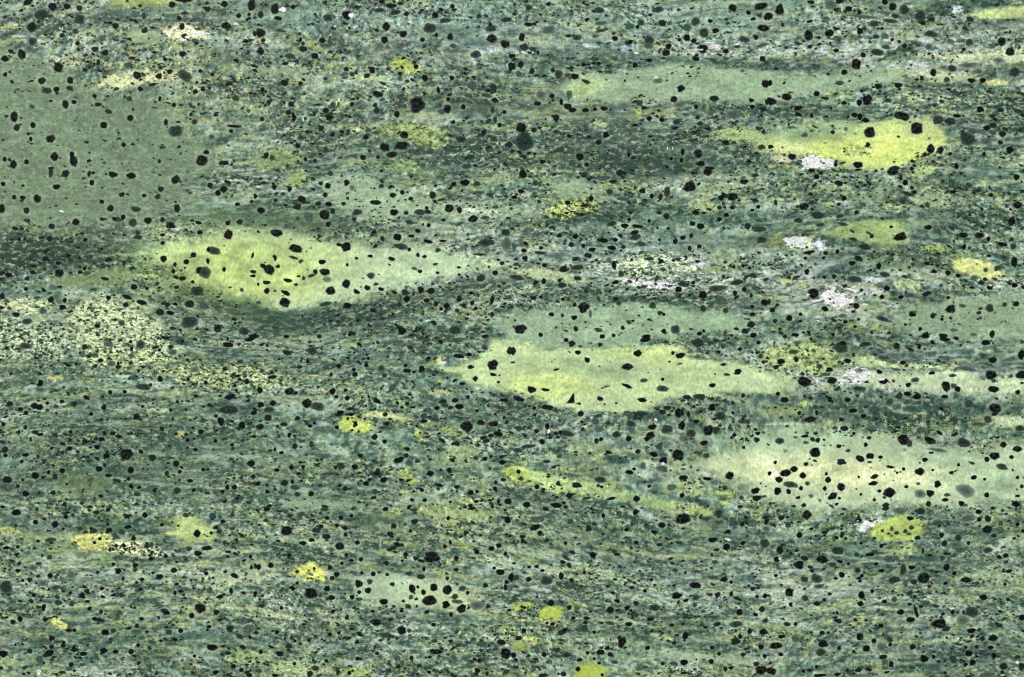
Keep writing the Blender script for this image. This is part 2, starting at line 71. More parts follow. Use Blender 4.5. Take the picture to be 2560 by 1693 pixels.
(0, 3): "150 45 95 60;330 135 50 50;510 155 65 65;610 85 40 40;890 45 60 40;1000 20 45 40;1345 70 65 55;1185 180 70 35;1010 210 65 45;845 195 35 35;1130 225 60 50 g;1000 155 40 25;740 195 50 45 g;350 310 40 35;470 300 120 45 g;55 375 70 35;165 365 40 35;925 290 45 35;875 325 40 35;1145 350 50 40 20;1075 355 40 40;1020 390 40 45;1240 285 50 50;1400 345 50 50 g;1400 475 60 40;1535 450 45 40;1825 240 70 75;1955 235 35 35;1830 425 80 55;1915 375 110 45;1750 380 70 50 g;1720 70 60 45 g;2110 410 60 30;2320 455 40 40;1255 535 60 45;1250 575 50 50 g;1050 525 40 40;1095 590 60 65;1140 660 35 45;1610 580 65 50;1480 640 75 55;1315 665 50 40;1415 605 35 30;905 600 40 30;165 585 50 40;465 630 50 55;275 670 55 55;210 675 35 35;355 635 45 35;60 735 120 120 g;515 740 90 40 g;400 700 110 60 f;760 815 65 50;810 765 45 35;650 790 35 35;945 750 45 35;950 825 50 30 10;805 870 60 30;540 880 80 50 g;315 810 40 40;290 865 50 40;405 925 40 70;665 890 60 60 g;830 935 45 40;935 965 40 45;920 1040 110 40;875 1030 50 40;1310 1030 50 35;1535 965 120 55 25;1470 1020 30 40;1855 930 110 100 15;1775 1000 55 55;2005 970 55 50;2040 825 80 45;1910 610 45 40;1975 650 30 30;2170 630 85 45 25;2365 540 30 60;2140 770 40 60;2365 800 35 60;1620 790 40 50;1635 710 50 30;975 1155 75 60;1050 1140 65 45 g;1270 1095 50 50;1190 1120 60 30;1260 1145 110 40 f;1360 1150 40 30;1565 1155 70 60 g;1675 1140 55 50;1310 1205 80 45 g;2130 1120 80 50;1935 1105 50 35;2300 1125 90 80 f;480 1210 65 45;690 1135 40 40;120 1060 50 50;185 1030 50 60;480 1290 55 45;275 1330 50 45;445 1355 120 65 -20;370 1410 70 80 g;30 1355 80 70;685 1310 45 60;590 1250 35 40;770 1355 70 40;660 1455 50 50;960 1325 70 60;1070 1335 60 40;940 1280 90 60 f;1280 1275 40 40;1215 1335 60 60;1385 1300 40 50 g;1490 1235 40 30;1285 1440 40 35;1500 1390 200 40 f;1800 1375 40 35;1960 1295 110 60;2235 1505 50 50;2160 1470 50 40;2000 1525 60 40;2310 1550 60 40;2190 300 40 40 g;2065 130 50 40;1970 80 60 60 g;1500 160 50 35;870 215 70 60 g;460 460 60 50 g;360 520 70 40 g;110 495 60 40 g;660 620 90 90 f",
(1, 3): "280 215 115 90;100 15 60 40;660 95 45 40;785 95 50 45;885 75 40 35;600 175 50 45;545 210 60 50 g;750 165 40 35;825 190 50 40;650 270 75 55;515 300 60 40;430 330 75 45 10;775 355 90 75;635 15 80 45 g;1200 15 60 45;1415 5 50 30;1240 245 65 50;1470 130 65 50;1430 215 35 40;1275 170 60 50;1380 155 40 40 g;1780 100 45 45;1945 230 50 35;2330 115 60 70 -20;2250 205 110 50 g;1800 320 35 45;1750 360 40 35;1305 340 60 45;2045 410 50 45;2310 430 45 45;1630 460 150 110 10;1385 435 50 45;1480 470 65 45;1855 465 45 40;2265 595 85 60;2205 560 35 30;2365 645 60 80;1850 575 50 35;1555 570 40 50;1770 655 40 40;1210 515 40 45;970 480 45 45;795 515 40 35;835 440 40 35;25 550 50 60;135 535 55 50;685 555 45 45;540 565 30 35;745 620 60 55;705 655 45 45;510 795 125 100 15;660 750 65 60;335 745 75 40 15;700 835 65 50;890 830 50 50;950 705 80 80;955 785 40 40;1055 685 65 65 g;1035 770 60 60;1085 615 55 50;980 605 35 35;1215 620 40 30;1265 710 55 45 20;1185 870 90 65;1275 915 40 30;1080 960 45 30;1350 955 50 40;1110 1060 110 60 10;1445 750 70 90;1500 735 35 35;1435 830 50 50 g;1550 785 55 55;1605 860 145 95;1645 740 75 75;1770 765 90 100;1840 825 70 60 g;1860 870 110 40 5 g;1760 900 75 75;1905 935 95 80 -20;1805 990 40 50;1585 965 60 35;2050 905 160 90 f;1490 915 30 30;1350 1135 100 90;1420 1140 50 45 g;1645 1085 55 40;1910 750 80 50 g;1960 790 40 45;2125 720 50 45;2310 740 40 60;2320 690 45 40;1530 640 80 50 g;235 930 40 40;715 960 45 40;250 700 60 45 g;380 700 40 35;840 1020 40 35;195 1155 45 40 -20;685 1175 40 40;770 1160 40 40;905 1175 50 30 g;1200 1180 90 50 g;360 1235 35 35;490 1230 40 40;305 1280 60 50 g;940 1400 45 45;1660 1335 140 55 5;1610 1385 50 30;2310 1350 110 110;2270 1250 90 60;2090 1260 80 50 g;1650 1235 60 40 g;1440 1395 50 50;1310 1395 60 50 g;2050 1510 60 60;2140 1535 45 35;650 1420 40 35;355 1445 40 35;530 1415 30 35;500 1540 60 60;865 1530 40 40;550 1490 90 60 g;1230 1510 70 50 g;1605 1525 40 35;1120 1350 40 35;1470 1330 120 50 f;45 1335 40 50;175 1555 70 35;830 250 40 40;2180 380 60 50;2250 350 60 50;90 120 50 40 g;205 310 50 25;700 390 60 50 f;940 325 50 40;880 490 50 30;700 330 60 30 f;1995 10 80 30",
(2, 3): "845 75 40 50;1140 50 50 50;1580 105 150 95;1385 165 75 55 10;1060 205 45 40;710 195 55 60;540 130 60 60 g;215 185 110 60 -15;260 235 60 50;1915 55 80 90 g;2355 130 45 60;2130 155 40 45;1320 225 70 40;1150 325 50 40;1855 300 95 50 -5;1985 365 75 65;2135 330 55 40;2340 330 90 100 g;2045 130 60 80 g;2000 225 50 45;1545 325 80 35 g;1365 345 60 35;1850 435 30 30;1895 390 60 30;100 310 45 45;95 270 60 40;495 330 40 40;680 275 70 60 f;470 505 60 40;230 545 45 40;160 550 40 30;280 585 45 35;320 675 120 90 g;455 635 60 75;35 650 90 60 g;670 595 35 30;5 645 30 60;155 665 60 50;955 665 40 30;750 440 60 60;1290 670 40 30;1965 665 80 45;1695 720 110 60;1605 605 35 35;1880 505 60 40 g;2030 690 40 35;2230 755 50 45;2030 800 35 50;1905 805 60 50;2340 820 50 50;2270 825 40 40;1110 740 60 35;1230 770 40 35;1530 820 110 50 -10;1700 835 70 50 g;1610 860 60 35;360 885 75 60;530 925 50 50;975 865 65 40 25;910 950 75 65;1065 930 55 45;1150 885 55 50;1100 955 35 30;1320 930 110 60 g;1280 1035 70 35;2105 970 60 60;2255 990 60 40;2315 940 60 60;690 1025 60 35 10;565 1025 45 35;1080 1080 65 40;375 1080 50 40;490 1135 50 40;110 1140 45 45;325 1070 40 25;905 1070 80 35 g;1150 995 50 50 g;1900 1080 70 40 -15;1790 1110 50 30;760 1155 40 35;1020 1245 75 120 15;995 1205 40 50;885 1300 60 45;820 1340 75 55;910 1360 50 45;1255 1300 50 45;1605 1185 60 80 20;2070 1240 90 65;2115 1195 50 45;2200 1145 45 55;2325 1150 70 60 -20;2305 1290 60 55;2170 1310 60 25;2340 1375 40 45;1855 1295 50 40;1915 1355 40 40;1845 1425 50 50;1590 1435 80 60;1500 1445 90 45 g;1395 1445 45 40;2310 1505 110 90;2260 1450 60 50;1975 1495 40 60;2025 1485 45 30;1600 1530 70 25;2140 1360 50 40;300 1360 60 55;15 1365 60 60;60 1210 70 45;420 1320 60 40 g;630 1410 60 40;610 1495 50 50;290 1555 100 40;475 1540 60 50;835 1550 40 30;100 1420 70 40 g;805 1440 40 30;760 1400 35 35;2080 1080 130 60 g;1550 1285 80 35 f;670 1110 60 40 g;240 110 110 60 f;700 1345 40 35;950 1430 70 40 g",
(3, 3): "360 70 95 90;120 95 65 50;525 230 85 40;185 160 60 60 g;1090 10 80 40;1415 35 85 65 g;1315 100 70 45;1225 30 150 60 f;1950 40 65 50;2035 105 70 65;1955 110 50 45;2030 205 105 70;2155 145 50 50 g;2310 155 40 40;2360 215 40 40;1850 100 140 60 f;1630 335 55 60;1760 280 60 60 g;1735 345 130 50 f;1855 330 40 45;2090 260 55 35;2035 395 110 60 g;2200 445 60 45;2280 285 40 25;1605 255 50 50;1385 280 60 40;1270 220 45 45 g;1190 235 50 40 g;1145 195 40 50 g;1330 185 50 45 g;1060 215 35 35 g;110 395 75 80;80 480 55 60;335 470 75 50 20;290 530 110 95 20;505 480 130 80 10;260 400 35 30;290 255 60 60;680 260 40 50;840 115 60 40;1050 355 45 45;860 330 35 30;650 400 110 70 g;600 530 90 50 g;745 520 35 30;665 500 60 30;820 435 50 40 g;955 435 60 40;1435 400 30 50;1250 575 70 120 g;1330 555 70 40;1650 555 60 70;1440 655 110 105;1350 690 60 50 g;1170 670 120 60 g;1840 670 130 55;1615 465 60 50 g;2230 590 70 40;2195 710 45 35;1725 610 50 40;1645 700 50 35;685 620 65 60;830 585 60 40;870 630 45 40;850 680 40 35;625 655 45 30;1050 585 60 35;450 660 110 80 g;470 730 100 45 g;195 785 90 90;70 630 40 35;345 840 65 60 g;455 890 75 45;570 800 50 35;520 855 40 35;865 810 65 75;855 890 60 50;965 775 40 40;1170 850 60 60 g;1080 870 60 40;1360 825 35 35;1310 895 45 35;1465 890 90 65 g;1550 910 90 40 g;1225 970 75 55;1320 1040 90 60;1370 960 30 120 -15;1710 970 50 45;1620 985 40 35;1995 830 75 55;2220 850 40 40;2070 900 130 45 f;1885 965 130 100 g;1805 1045 125 100 f;1590 1075 160 100;1045 1095 55 45;910 1045 45 25;1885 1140 85 45;2350 1020 60 60;2140 1090 80 40 g;2085 1210 100 65;1985 1215 50 45;1890 1190 45 40;2160 1180 70 50 f;175 1080 75 40;255 1080 45 40;650 1050 90 50 20;640 975 30 35;510 1260 90 75 20;850 1195 80 80;980 1235 55 50;910 1305 80 65;1050 1290 80 75 f;1130 1270 40 40;1340 1290 60 50;1240 1310 60 70 f;795 1335 40 35;660 1300 40 50;70 1280 130 60;125 1195 70 40;255 1215 70 60 g;490 1340 110 80 g;1065 1385 80 50;1080 1430 80 60 g;1140 1450 50 60;1445 1400 80 70 15;1535 1380 40 45;1715 1405 70 70 g;1860 1350 65 55;2090 1370 55 60;1895 1435 60 65;1830 1455 45 40;1930 1290 40 35;1830 1295 35 30;2060 1295 60 35;2180 1470 80 65;2350 1470 60 70;2310 1385 60 40 g;1540 1480 140 65 f;1330 1480 65 50 g;835 1505 65 45;1100 1525 60 25;30 1515 100 70;330 1515 40 40;480 1555 120 30;640 1545 60 35;1640 1530 30 35;2030 1550 150 50 f;2170 1525 40 35;120 1360 60 40;450 1475 40 35;210 895 40 40;500 1160 50 40",
}
# Lenses and patches of paler rock, noted in four quarters of the face (2371 x 1567 units each).
# quarter; name; colour; mottling; edge softness; outline "x,y x,y ..." or ellipse "x,y,rx,ry,rot"
LENSES = """
00;grey_green_lens;104 124 92;.2;40;-300,270 0,270 100,275 230,270 300,330 430,400 560,430 680,430 760,470 830,560 860,640 940,680 1010,700 1000,780 920,860 860,940 740,1000 500,1030 300,1060 0,1050 -300,1050
00;green_lens;150 165 85;0.15;10;480,-60 900,-60 880,10 800,25 650,35 520,20
00;green_lens;136 156 108;0.2;10;560,170 620,140 740,140 760,180 740,200 640,205
00;cream_patch;225 222 165;0.55;5;745,130 800,118 860,110 900,120 960,150 985,180 900,195 820,185 770,160
00;cream_patch;192 196 135;0.6;7;430,400 480,355 560,330 700,345 760,330 890,310 890,360 760,380 640,385 560,410
00;cream_patch;165 175 130;0.6;7;240,260 380,240 400,280 330,300 250,290
00;yellow_patch;172 182 62;0.6;4;1800,300 1840,270 1890,275 1950,320 1940,345 1880,345 1820,315
00;olive_patch;138 155 82;0.75;9;1740,620 1790,580 1880,560 1960,580 2060,610 2090,650 2020,690 1900,660 1800,640
00;yellow_patch;188 198 112;0.3;4;1580,480,45,15,-10
00;yellow_patch;160 178 105;0.3;5;1175,510,60,22,0
00;yellow_patch;180 180 90;0.4;4;780,475,22,14,0
00;yellow_patch;182 190 112;0.4;5;1640,600,30,14,0
00;pale_patch;162 178 122;0.4;6;1700,360,95,18,3
00;pale_patch;140 156 118;0.3;8;1330,325,220,16,1
00;olive_patch;118 140 82;0.35;16;1280,740,130,45,0
00;olive_patch;138 156 82;0.5;8;1380,830,50,40,0
00;olive_patch;112 140 84;0.6;12;1860,770,80,35,0
00;yellow_patch;165 175 95;0.5;8;40,125,60,15,0
00;pale_lens;146 166 128;0.25;18;1500,850 1700,830 1850,880 2000,930 2150,930 2371,960 2480,960 2480,1000 2150,1000 2000,990 1850,1000 1650,1010 1550,960
00;yellow_green_lens;182 200 150;0.06;15;570,1180 700,1150 850,1125 960,1110 1060,1090 1150,1065 1260,1065 1400,1080 1520,1112 1700,1132 1880,1150 2050,1165 2200,1183 2400,1228 2270,1258 2130,1268 2000,1296 1850,1330 1760,1340 1650,1375 1560,1400 1440,1425 1290,1430 1200,1400 1060,1340 940,1290 830,1240 700,1215
00;olive_lens;110 128 80;0.15;16;240,1290 400,1250 560,1240 640,1280 560,1320 420,1330 300,1330
00;yellow_patch;142 155 62;0.2;4;705,1285,32,16,0
00;cream_patch;182 194 136;1.0;16;330,1440 400,1375 470,1350 540,1365 600,1410 690,1440 760,1520 770,1570 840,1630 800,1680 700,1665 620,1700 520,1670 430,1700 390,1630 330,1590 360,1530 310,1490
00;cream_patch;188 198 138;0.8;9;-100,1400 100,1380 240,1400 240,1440 140,1450 -100,1440
00;cream_patch;168 184 150;1.3;12;-100,1500 60,1490 330,1520 340,1600 300,1650 100,1660 -100,1640
10;green_lens;146 166 128;0.1;10;250,385 330,355 420,340 540,320 700,300 860,300 1000,315 1150,330 1300,340 1400,340 1560,330 1700,330 1790,340 1800,370 1680,390 1500,420 1350,440 1200,460 1000,470 800,465 600,465 450,470 350,460 290,430
10;olive_patch;152 170 100;0.45;9;930,610 1060,590 1160,610 1150,650 1040,660 960,650
10;yellow_lens;198 212 116;0.05;12;1080,655 1300,605 1500,580 1700,570 1800,560 1860,550 1930,535 1970,600 2000,640 1980,700 1900,720 1830,760 1760,790 1640,785 1540,770 1440,735 1320,715 1180,685
10;cream_patch;188 184 135;0.2;4;1200,710 1290,735 1290,755 1200,750
10;white_patch;240 244 238;0.5;3;1340,730 1400,715 1440,740 1490,745 1500,785 1420,785 1340,785
10;yellow_patch;165 185 95;0.15;5;1910,795,65,22,-15
10;yellow_lens;186 196 118;0.12;6;2110,65 2180,45 2280,35 2460,25 2460,85 2250,85 2150,85
10;cream_patch;188 196 150;0.4;8;1875,270 1960,250 2100,245 2250,235 2371,215 2440,215 2440,285 2200,290 2050,290 1950,280
10;cream_patch;178 186 143;0.35;8;1810,335 1900,325 2060,340 2150,350 2150,380 2000,375 1880,360
10;cream_patch;202 206 125;0.2;5;2240,383,55,16,0
10;yellow_patch;160 178 95;0.3;6;1545,445,30,20,0
10;pale_patch;140 160 118;0.35;14;290,880,120,50,0
10;yellow_patch;172 186 72;1.3;6;165,970 230,930 300,920 380,920 420,950 380,980 290,1000 180,1005
10;yellow_patch;188 188 62;0.2;3;590,518,18,14,0
10;pale_patch;165 175 115;0.4;6;400,575,50,14,0
10;olive_patch;132 154 100;0.3;7;150,835,50,20,0
10;olive_patch;150 165 106;0.6;9;885,955,80,30,0
10;pale_patch;140 155 120;0.4;10;1600,700,60,20,0
10;green_lens;150 170 98;0.1;9;1440,1085 1490,1060 1580,1030 1700,1020 1790,1025 1850,1070 1840,1120 1760,1140 1690,1140 1620,1110 1520,1095
10;yellow_patch;156 172 78;0.4;5;1880,1140 2000,1135 2030,1165 2010,1175 1900,1160
10;yellow_lens;207 211 120;0.25;4;2035,1210 2080,1180 2180,1195 2240,1235 2275,1275 2200,1285 2100,1270 2050,1250
10;yellow_patch;180 195 118;0.4;6;1830,1315,70,30,0
10;yellow_patch;192 196 112;0.3;4;1280,1295,42,22,0
10;yellow_patch;175 182 95;0.4;4;1345,1320,20,14,0
10;yellow_patch;162 176 102;0.3;5;1775,960,60,16,0
10;olive_patch;146 162 112;0.45;12;1950,930,100,40,0
10;pale_patch;168 184 152;1.3;14;640,1235,200,55,0
10;white_patch;240 244 238;0.5;6;1500,1380,75,36,10
10;white_patch;216 224 201;0.5;6;1340,1125,70,28,0
10;white_patch;210 218 219;0.5;5;1425,1135,32,20,20
10;white_patch;232 236 238;0.5;4;650,1318,110,15,4
10;white_patch;213 224 193;0.5;6;580,1220,60,18,0
10;cream_patch;172 182 128;0.4;8;160,1272,180,28,8
10;cream_patch;168 182 158;0.4;7;130,1150,110,18,-5
10;white_patch;240 244 238;0.2;3;940,216,30,10,0
10;white_patch;213 220 228;0.2;3;355,213,28,7,15
10;pale_patch;165 176 185;0.3;5;520,222,52,11,5
10;white_patch;223 235 225;0.2;3;672,362,22,8,0
10;white_patch;222 232 217;.4;4;470,1225,40,14,0
10;white_patch;230 236 231;.4;4;560,1300,45,12,5
10;white_patch;214 226 203;.5;4;700,1205,60,12,0
10;white_patch;224 230 229;.4;4;760,1335,40,9,0
10;white_patch;218 230 209;.5;4;800,1245,55,13,-4
10;white_patch;212 224 203;.5;4;960,1300,70,9,-4
10;white_patch;220 228 223;.5;4;1290,1110,30,16,0
10;white_patch;234 238 235;.4;4;1560,1400,40,18,10
10;white_patch;222 230 227;.4;4;1680,1295,45,9,0
10;white_patch;214 224 217;.4;4;2060,45,30,18,0
10;white_patch;208 222 209;.4;5;60,240,50,9,-5
00;white_patch;212 226 213;.4;5;2260,238,60,11,-4
00;white_patch;204 218 203;.4;5;2200,975,110,12,2
00;white_patch;198 214 183;.4;5;2230,1205,80,16,10
11;white_patch;222 234 219;.4;4;1560,200,50,11,-5
11;white_patch;230 238 233;.4;4;1690,845,30,7,-30
10;pale_lens;142 164 128;0.22;16;-80,1480 150,1420 400,1405 700,1410 950,1440 1150,1480 1050,1530 800,1560 500,1600 0,1610
10;pale_lens;134 154 124;0.22;22;1750,1460 2000,1385 2371,1350 2480,1350 2480,1560 2371,1580 2000,1570 1800,1520
01;cream_patch;176 190 128;1.3;8;360,60 500,40 700,40 800,80 800,110 650,130 450,120 380,100
01;cream_patch;162 176 112;1.3;10;700,130 860,120 1000,130 1150,120 1300,150 1340,190 1240,220 1100,240 950,230 820,200 720,160
11;yellow_green_lens;182 198 130;0.06;7;-341,140 -261,115 -181,85 -121,55 -81,10 0,12 150,40 400,60 560,50 680,42 770,66 850,88 920,96 1000,104 1100,130 1250,160 1330,190 1320,235 1200,245 1000,255 850,260 720,290 600,320 500,345 420,345 320,320 200,310 100,290 0,240 -111,215 -241,190 -311,165
01;yellow_lens;180 192 84;0.3;4;1550,400 1580,360 1640,360 1720,390 1725,435 1650,440 1580,430
01;cream_patch;200 205 132;0.25;5;1660,355 1740,335 1810,345 1920,375 1880,385 1780,375 1720,370
01;yellow_patch;178 190 70;0.2;3;1935,440,17,15,0
01;yellow_patch;202 210 92;0.2;3;2040,95,22,12,0
01;white_patch;234 244 238;0.2;3;2045,115,22,8,-10
01;yellow_patch;168 186 82;0.2;3;265,182,22,14,0
01;orange_patch;190 178 108;0.3;4;232,180,20,9,0
01;yellow_patch;182 186 84;0.2;4;840,445,20,16,0
01;pale_patch;172 188 168;0.2;4;560,175,50,8,3
01;pale_patch;160 175 132;0.5;5;730,335,60,17,0
01;pale_patch;165 180 142;0.3;5;550,335,40,10,0
01;yellow_patch;180 190 112;0.3;5;2040,250,60,13,0
01;yellow_patch;152 168 96;0.4;6;1620,565,50,14,0
01;yellow_patch;150 168 92;0.4;5;1480,500,25,12,0
01;yellow_patch;170 185 82;0.35;5;1870,628,40,18,10
01;yellow_patch;166 180 76;0.3;5;1912,660,30,17,0
01;olive_patch;140 160 106;0.45;10;2130,530,90,35,0
01;yellow_patch;160 175 86;0.4;4;1415,660,20,12,10
01;green_lens;166 180 102;0.2;6;750,910 820,880 780,850 850,820 900,815 940,860 1000,880 1000,930 880,940
01;yellow_lens;206 206 108;0.55;5;325,920 420,895 500,910 520,980 400,985 350,955
01;cream_patch;206 210 152;1.3;6;500,940 650,940 760,990 760,1020 640,1010 510,985
01;yellow_patch;176 180 82;0.35;5;50,890,55,17,6
01;yellow_lens;206 210 94;0.35;5;1345,1090 1380,1060 1450,1040 1500,1070 1500,1120 1430,1125
01;cream_patch;180 190 140;0.35;8;880,1100 1000,1080 1150,1090 1300,1090 1200,1130 1050,1130 930,1120
01;yellow_patch;172 184 112;0.35;6;1150,1250,200,14,6
01;yellow_patch;184 190 122;0.3;5;1270,1288,70,13,4
01;yellow_patch;200 200 88;0.6;4;265,1315,45,20,25
01;pale_lens;170 188 140;0.06;12;1630,1140 1720,1080 1800,1080 1900,1110 2050,1130 2180,1200 2200,1260 2050,1260 1900,1250 1750,1220 1650,1190
01;olive_patch;146 160 98;0.6;10;2120,810,190,38,2
01;yellow_patch;176 190 82;0.2;4;1830,805,30,10,0
01;yellow_patch;165 180 112;0.3;5;2270,1022,80,13,5
01;pale_patch;124 144 106;0.12;14;1500,770,210,28,2
01;olive_patch;142 160 102;0.65;10;1150,1480,120,42,5
01;pale_patch;162 176 116;0.75;9;1400,1530,150,38,0
01;olive_patch;150 165 92;0.5;7;1640,1545,80,24,4
01;yellow_patch;175 185 82;0.4;5;2350,1345,30,14,0
01;olive_patch;140 155 100;0.4;8;40,1500,60,28,0
01;olive_patch;94 112 76;0.2;16;390,680,130,48,0
01;dark_patch;66 86 72;0.2;10;60,690,90,22,0
01;pale_patch;150 168 130;0.3;8;1420,940,200,14,6
11;yellow_green_lens;174 194 112;.4;6;-60,612 0,590 60,590 200,640 330,670 470,690 560,730 680,750 760,770 700,782 600,768 480,748 330,738 200,718 100,682 0,657
11;pale_lens;180 194 148;0.05;20;720,600 860,565 1000,530 1080,495 1150,455 1300,420 1560,440 1760,450 2000,500 2200,530 2371,480 2520,500 2520,740 2200,770 1900,770 1700,790 1480,800 1300,780 1150,740 1080,680 980,650 860,615
11;cream_patch;186 199 150;0.12;12;1500,180 1650,150 1900,160 2100,150 2200,190 2371,170 2460,170 2460,260 2150,260 2000,250 1800,230 1650,230
11;yellow_patch;192 206 118;0.15;6;1500,100 1650,80 1780,110 2050,130 2050,145 1800,140 1600,130
11;white_patch;236 242 229;0.5;6;1600,172,62,34,0
11;yellow_patch;172 186 92;0.75;8;1150,80 1250,40 1400,20 1480,60 1520,110 1480,170 1400,150 1250,130 1170,130
11;cream_patch;186 196 160;0.2;7;2300,385,100,26,0
11;yellow_patch;186 200 86;0.2;3;1350,300,22,11,0
11;olive_lens;120 138 86;0.2;10;1260,345,110,26,-4
11;pale_patch;156 175 112;0.65;8;830,690,70,40,0
11;yellow_patch;190 210 84;0.2;4;985,712,45,9,0
11;yellow_patch;160 184 62;0.1;3;990,758,22,15,0
11;olive_patch;170 185 102;0.5;7;860,800,70,25,8
11;yellow_lens;170 186 86;0.2;6;1660,880 1700,850 1800,820 1890,840 1920,890 1870,930 1720,935 1660,920
11;white_patch;224 236 223;0.3;5;1640,872,40,22,-20
11;olive_patch;146 160 98;0.5;8;1820,980,60,30,0
11;yellow_lens;166 180 62;0.06;3;180,1272,65,32,-5
11;yellow_patch;166 180 62;0.15;5;50,1240,55,26,0
11;yellow_patch;160 172 86;0.3;6;300,1240,50,20,8
11;yellow_patch;182 186 82;0.2;4;90,1400,45,17,22
11;olive_patch;140 150 76;0.2;6;40,1425,45,20,0
11;yellow_patch;165 178 80;0.2;5;20,1360,28,12,10
11;yellow_lens;152 166 62;0.06;6;360,1548,75,42,0
11;yellow_patch;172 190 98;0.25;4;700,1382,62,11,14
11;yellow_patch;165 180 116;0.35;6;2060,1395,110,17,-2
11;pale_patch;150 165 112;0.3;6;300,1070,100,11,4
11;olive_patch;140 155 118;0.5;12;2200,1100,120,38,0
11;pale_patch;158 178 162;0.1;4;700,850,180,6,26
11;pale_patch;152 172 152;0.1;4;1350,912,250,7,-6
11;pale_patch;178 192 164;0.1;4;1280,398,130,7,0
11;pale_patch;158 176 158;0.1;4;1600,1020,170,6,9
11;pale_patch;150 168 130;0.2;6;900,1480,260,22,5
"""
# broad changes of colour in the ground mass: quarter x y rx ry rot  r g b  strength
TINTS = """
00 250 1150 380 66 10 54 72 60 .8
00 100 1190 320 66 5 56 74 62 .75
00 800 1285 260 48 28 60 78 60 .85
00 1100 1405 320 36 18 74 92 74 .75
00 1500 1490 320 50 -5 84 102 86 .6
00 1350 1000 240 70 0 84 106 76 .65
00 1550 1055 350 28 2 82 98 78 .75
00 1990 1375 350 42 -12 74 88 80 .55
00 1400 110 220 35 0 78 100 86 .5
00 1850 690 250 50 0 74 92 80 .5
00 2150 720 300 100 0 80 95 88 .5
00 1150 260 200 30 0 80 95 85 .45
00 1750 90 600 80 0 124 146 124 .5
00 2250 240 150 25 0 162 178 164 .5
00 600 90 500 50 0 96 112 96 .5
00 1100 480 500 130 0 112 128 100 .4
10 300 285 350 36 3 86 106 98 .5
10 500 650 500 100 0 78 94 88 .5
10 600 765 420 60 0 70 85 77 .65
10 1400 520 500 30 3 80 96 88 .65
10 200 1025 270 25 -4 68 88 78 .75
10 700 1392 450 30 2 76 91 84 .6
10 2100 420 350 25 5 90 102 92 .6
10 2200 1020 200 50 0 95 112 100 .5
10 700 100 800 120 0 128 150 126 .5
10 1600 1135 220 24 0 78 96 82 .5
10 500 1130 500 70 0 130 150 128 .4
11 300 420 400 60 10 96 116 98 .4
11 1700 330 500 65 0 80 97 84 .65
11 900 280 350 25 -3 78 93 84 .6
11 300 850 420 60 20 92 106 86 .4
11 1300 970 500 50 10 85 102 92 .65
11 700 900 300 40 25 88 108 98 .6
11 550 1270 320 40 5 82 96 90 .6
11 1900 1080 300 60 0 92 104 96 .5
11 2100 1470 400 60 0 84 95 96 .6
11 900 1430 300 25 8 92 106 92 .5
11 660 1190 260 80 8 128 150 124 .4
01 800 420 500 110 0 80 100 82 .45
01 600 600 600 140 0 84 104 88 .45
01 1250 980 450 30 6 88 105 86 .6
01 1700 860 260 60 0 84 100 86 .45
01 500 870 400 40 4 90 108 92 .5
01 300 1450 420 60 0 84 100 86 .4
01 1250 1370 300 50 0 90 106 98 .45
01 1950 960 300 40 3 84 100 86 .45
01 150 150 300 50 0 88 105 80 .4
01 1350 70 500 40 0 96 116 102 .45
00 520 1205 250 42 14 76 92 76 .8
00 960 1350 240 38 28 74 92 76 .8
00 1330 1470 280 34 4 80 96 82 .7
00 1750 1445 300 36 -9 80 96 84 .6
00 950 1010 300 40 4 80 98 80 .5
10 1050 1010 500 30 2 84 104 92 .5
10 900 300 500 24 2 84 104 96 .5
11 500 800 400 34 18 84 104 88 .5
11 1700 990 450 40 6 86 104 96 .5
01 700 1380 600 46 5 84 104 92 .5
01 1500 1010 450 40 8 84 104 88 .5
01 900 700 600 40 5 78 100 84 .5
"""
# colour zoning inside the lenses (applied after them)
ZONES = """
00 1130 1220 420 150 2 184 202 98 .8
00 1150 1300 280 80 8 192 206 108 .6
00 1500 1085 350 32 4 132 152 108 .55
00 2050 1215 250 40 5 172 192 158 .5
00 250 900 350 120 0 112 130 94 .4
00 650 700 200 150 0 104 124 98 .4
10 330 405 90 45 -10 172 190 114 .7
10 1000 380 500 45 0 138 162 130 .35
10 1380 612 230 48 -5 146 170 120 .85
10 1680 690 240 55 0 218 230 106 .8
10 1260 690 80 30 0 205 208 130 .6
10 1900 580 90 40 0 190 196 118 .5
11 160 215 170 60 0 202 214 112 .75
11 640 72 190 32 0 196 210 116 .7
11 430 145 330 34 6 148 168 116 .7
11 1150 190 160 50 0 172 190 138 .5
11 1480 620 470 66 3 226 230 160 .92
11 1250 460 320 45 0 148 176 142 .6
11 1950 520 250 60 8 150 172 144 .6
11 2250 680 180 80 0 158 182 140 .6
11 10 622 62 36 10 192 212 72 .85
11 690 766 90 18 8 160 178 84 .6
11 560 742 170 34 10 128 152 104 .6
01 2080 1210 150 45 8 192 202 132 .7
01 1720 1170 90 70 0 150 168 140 .5
"""
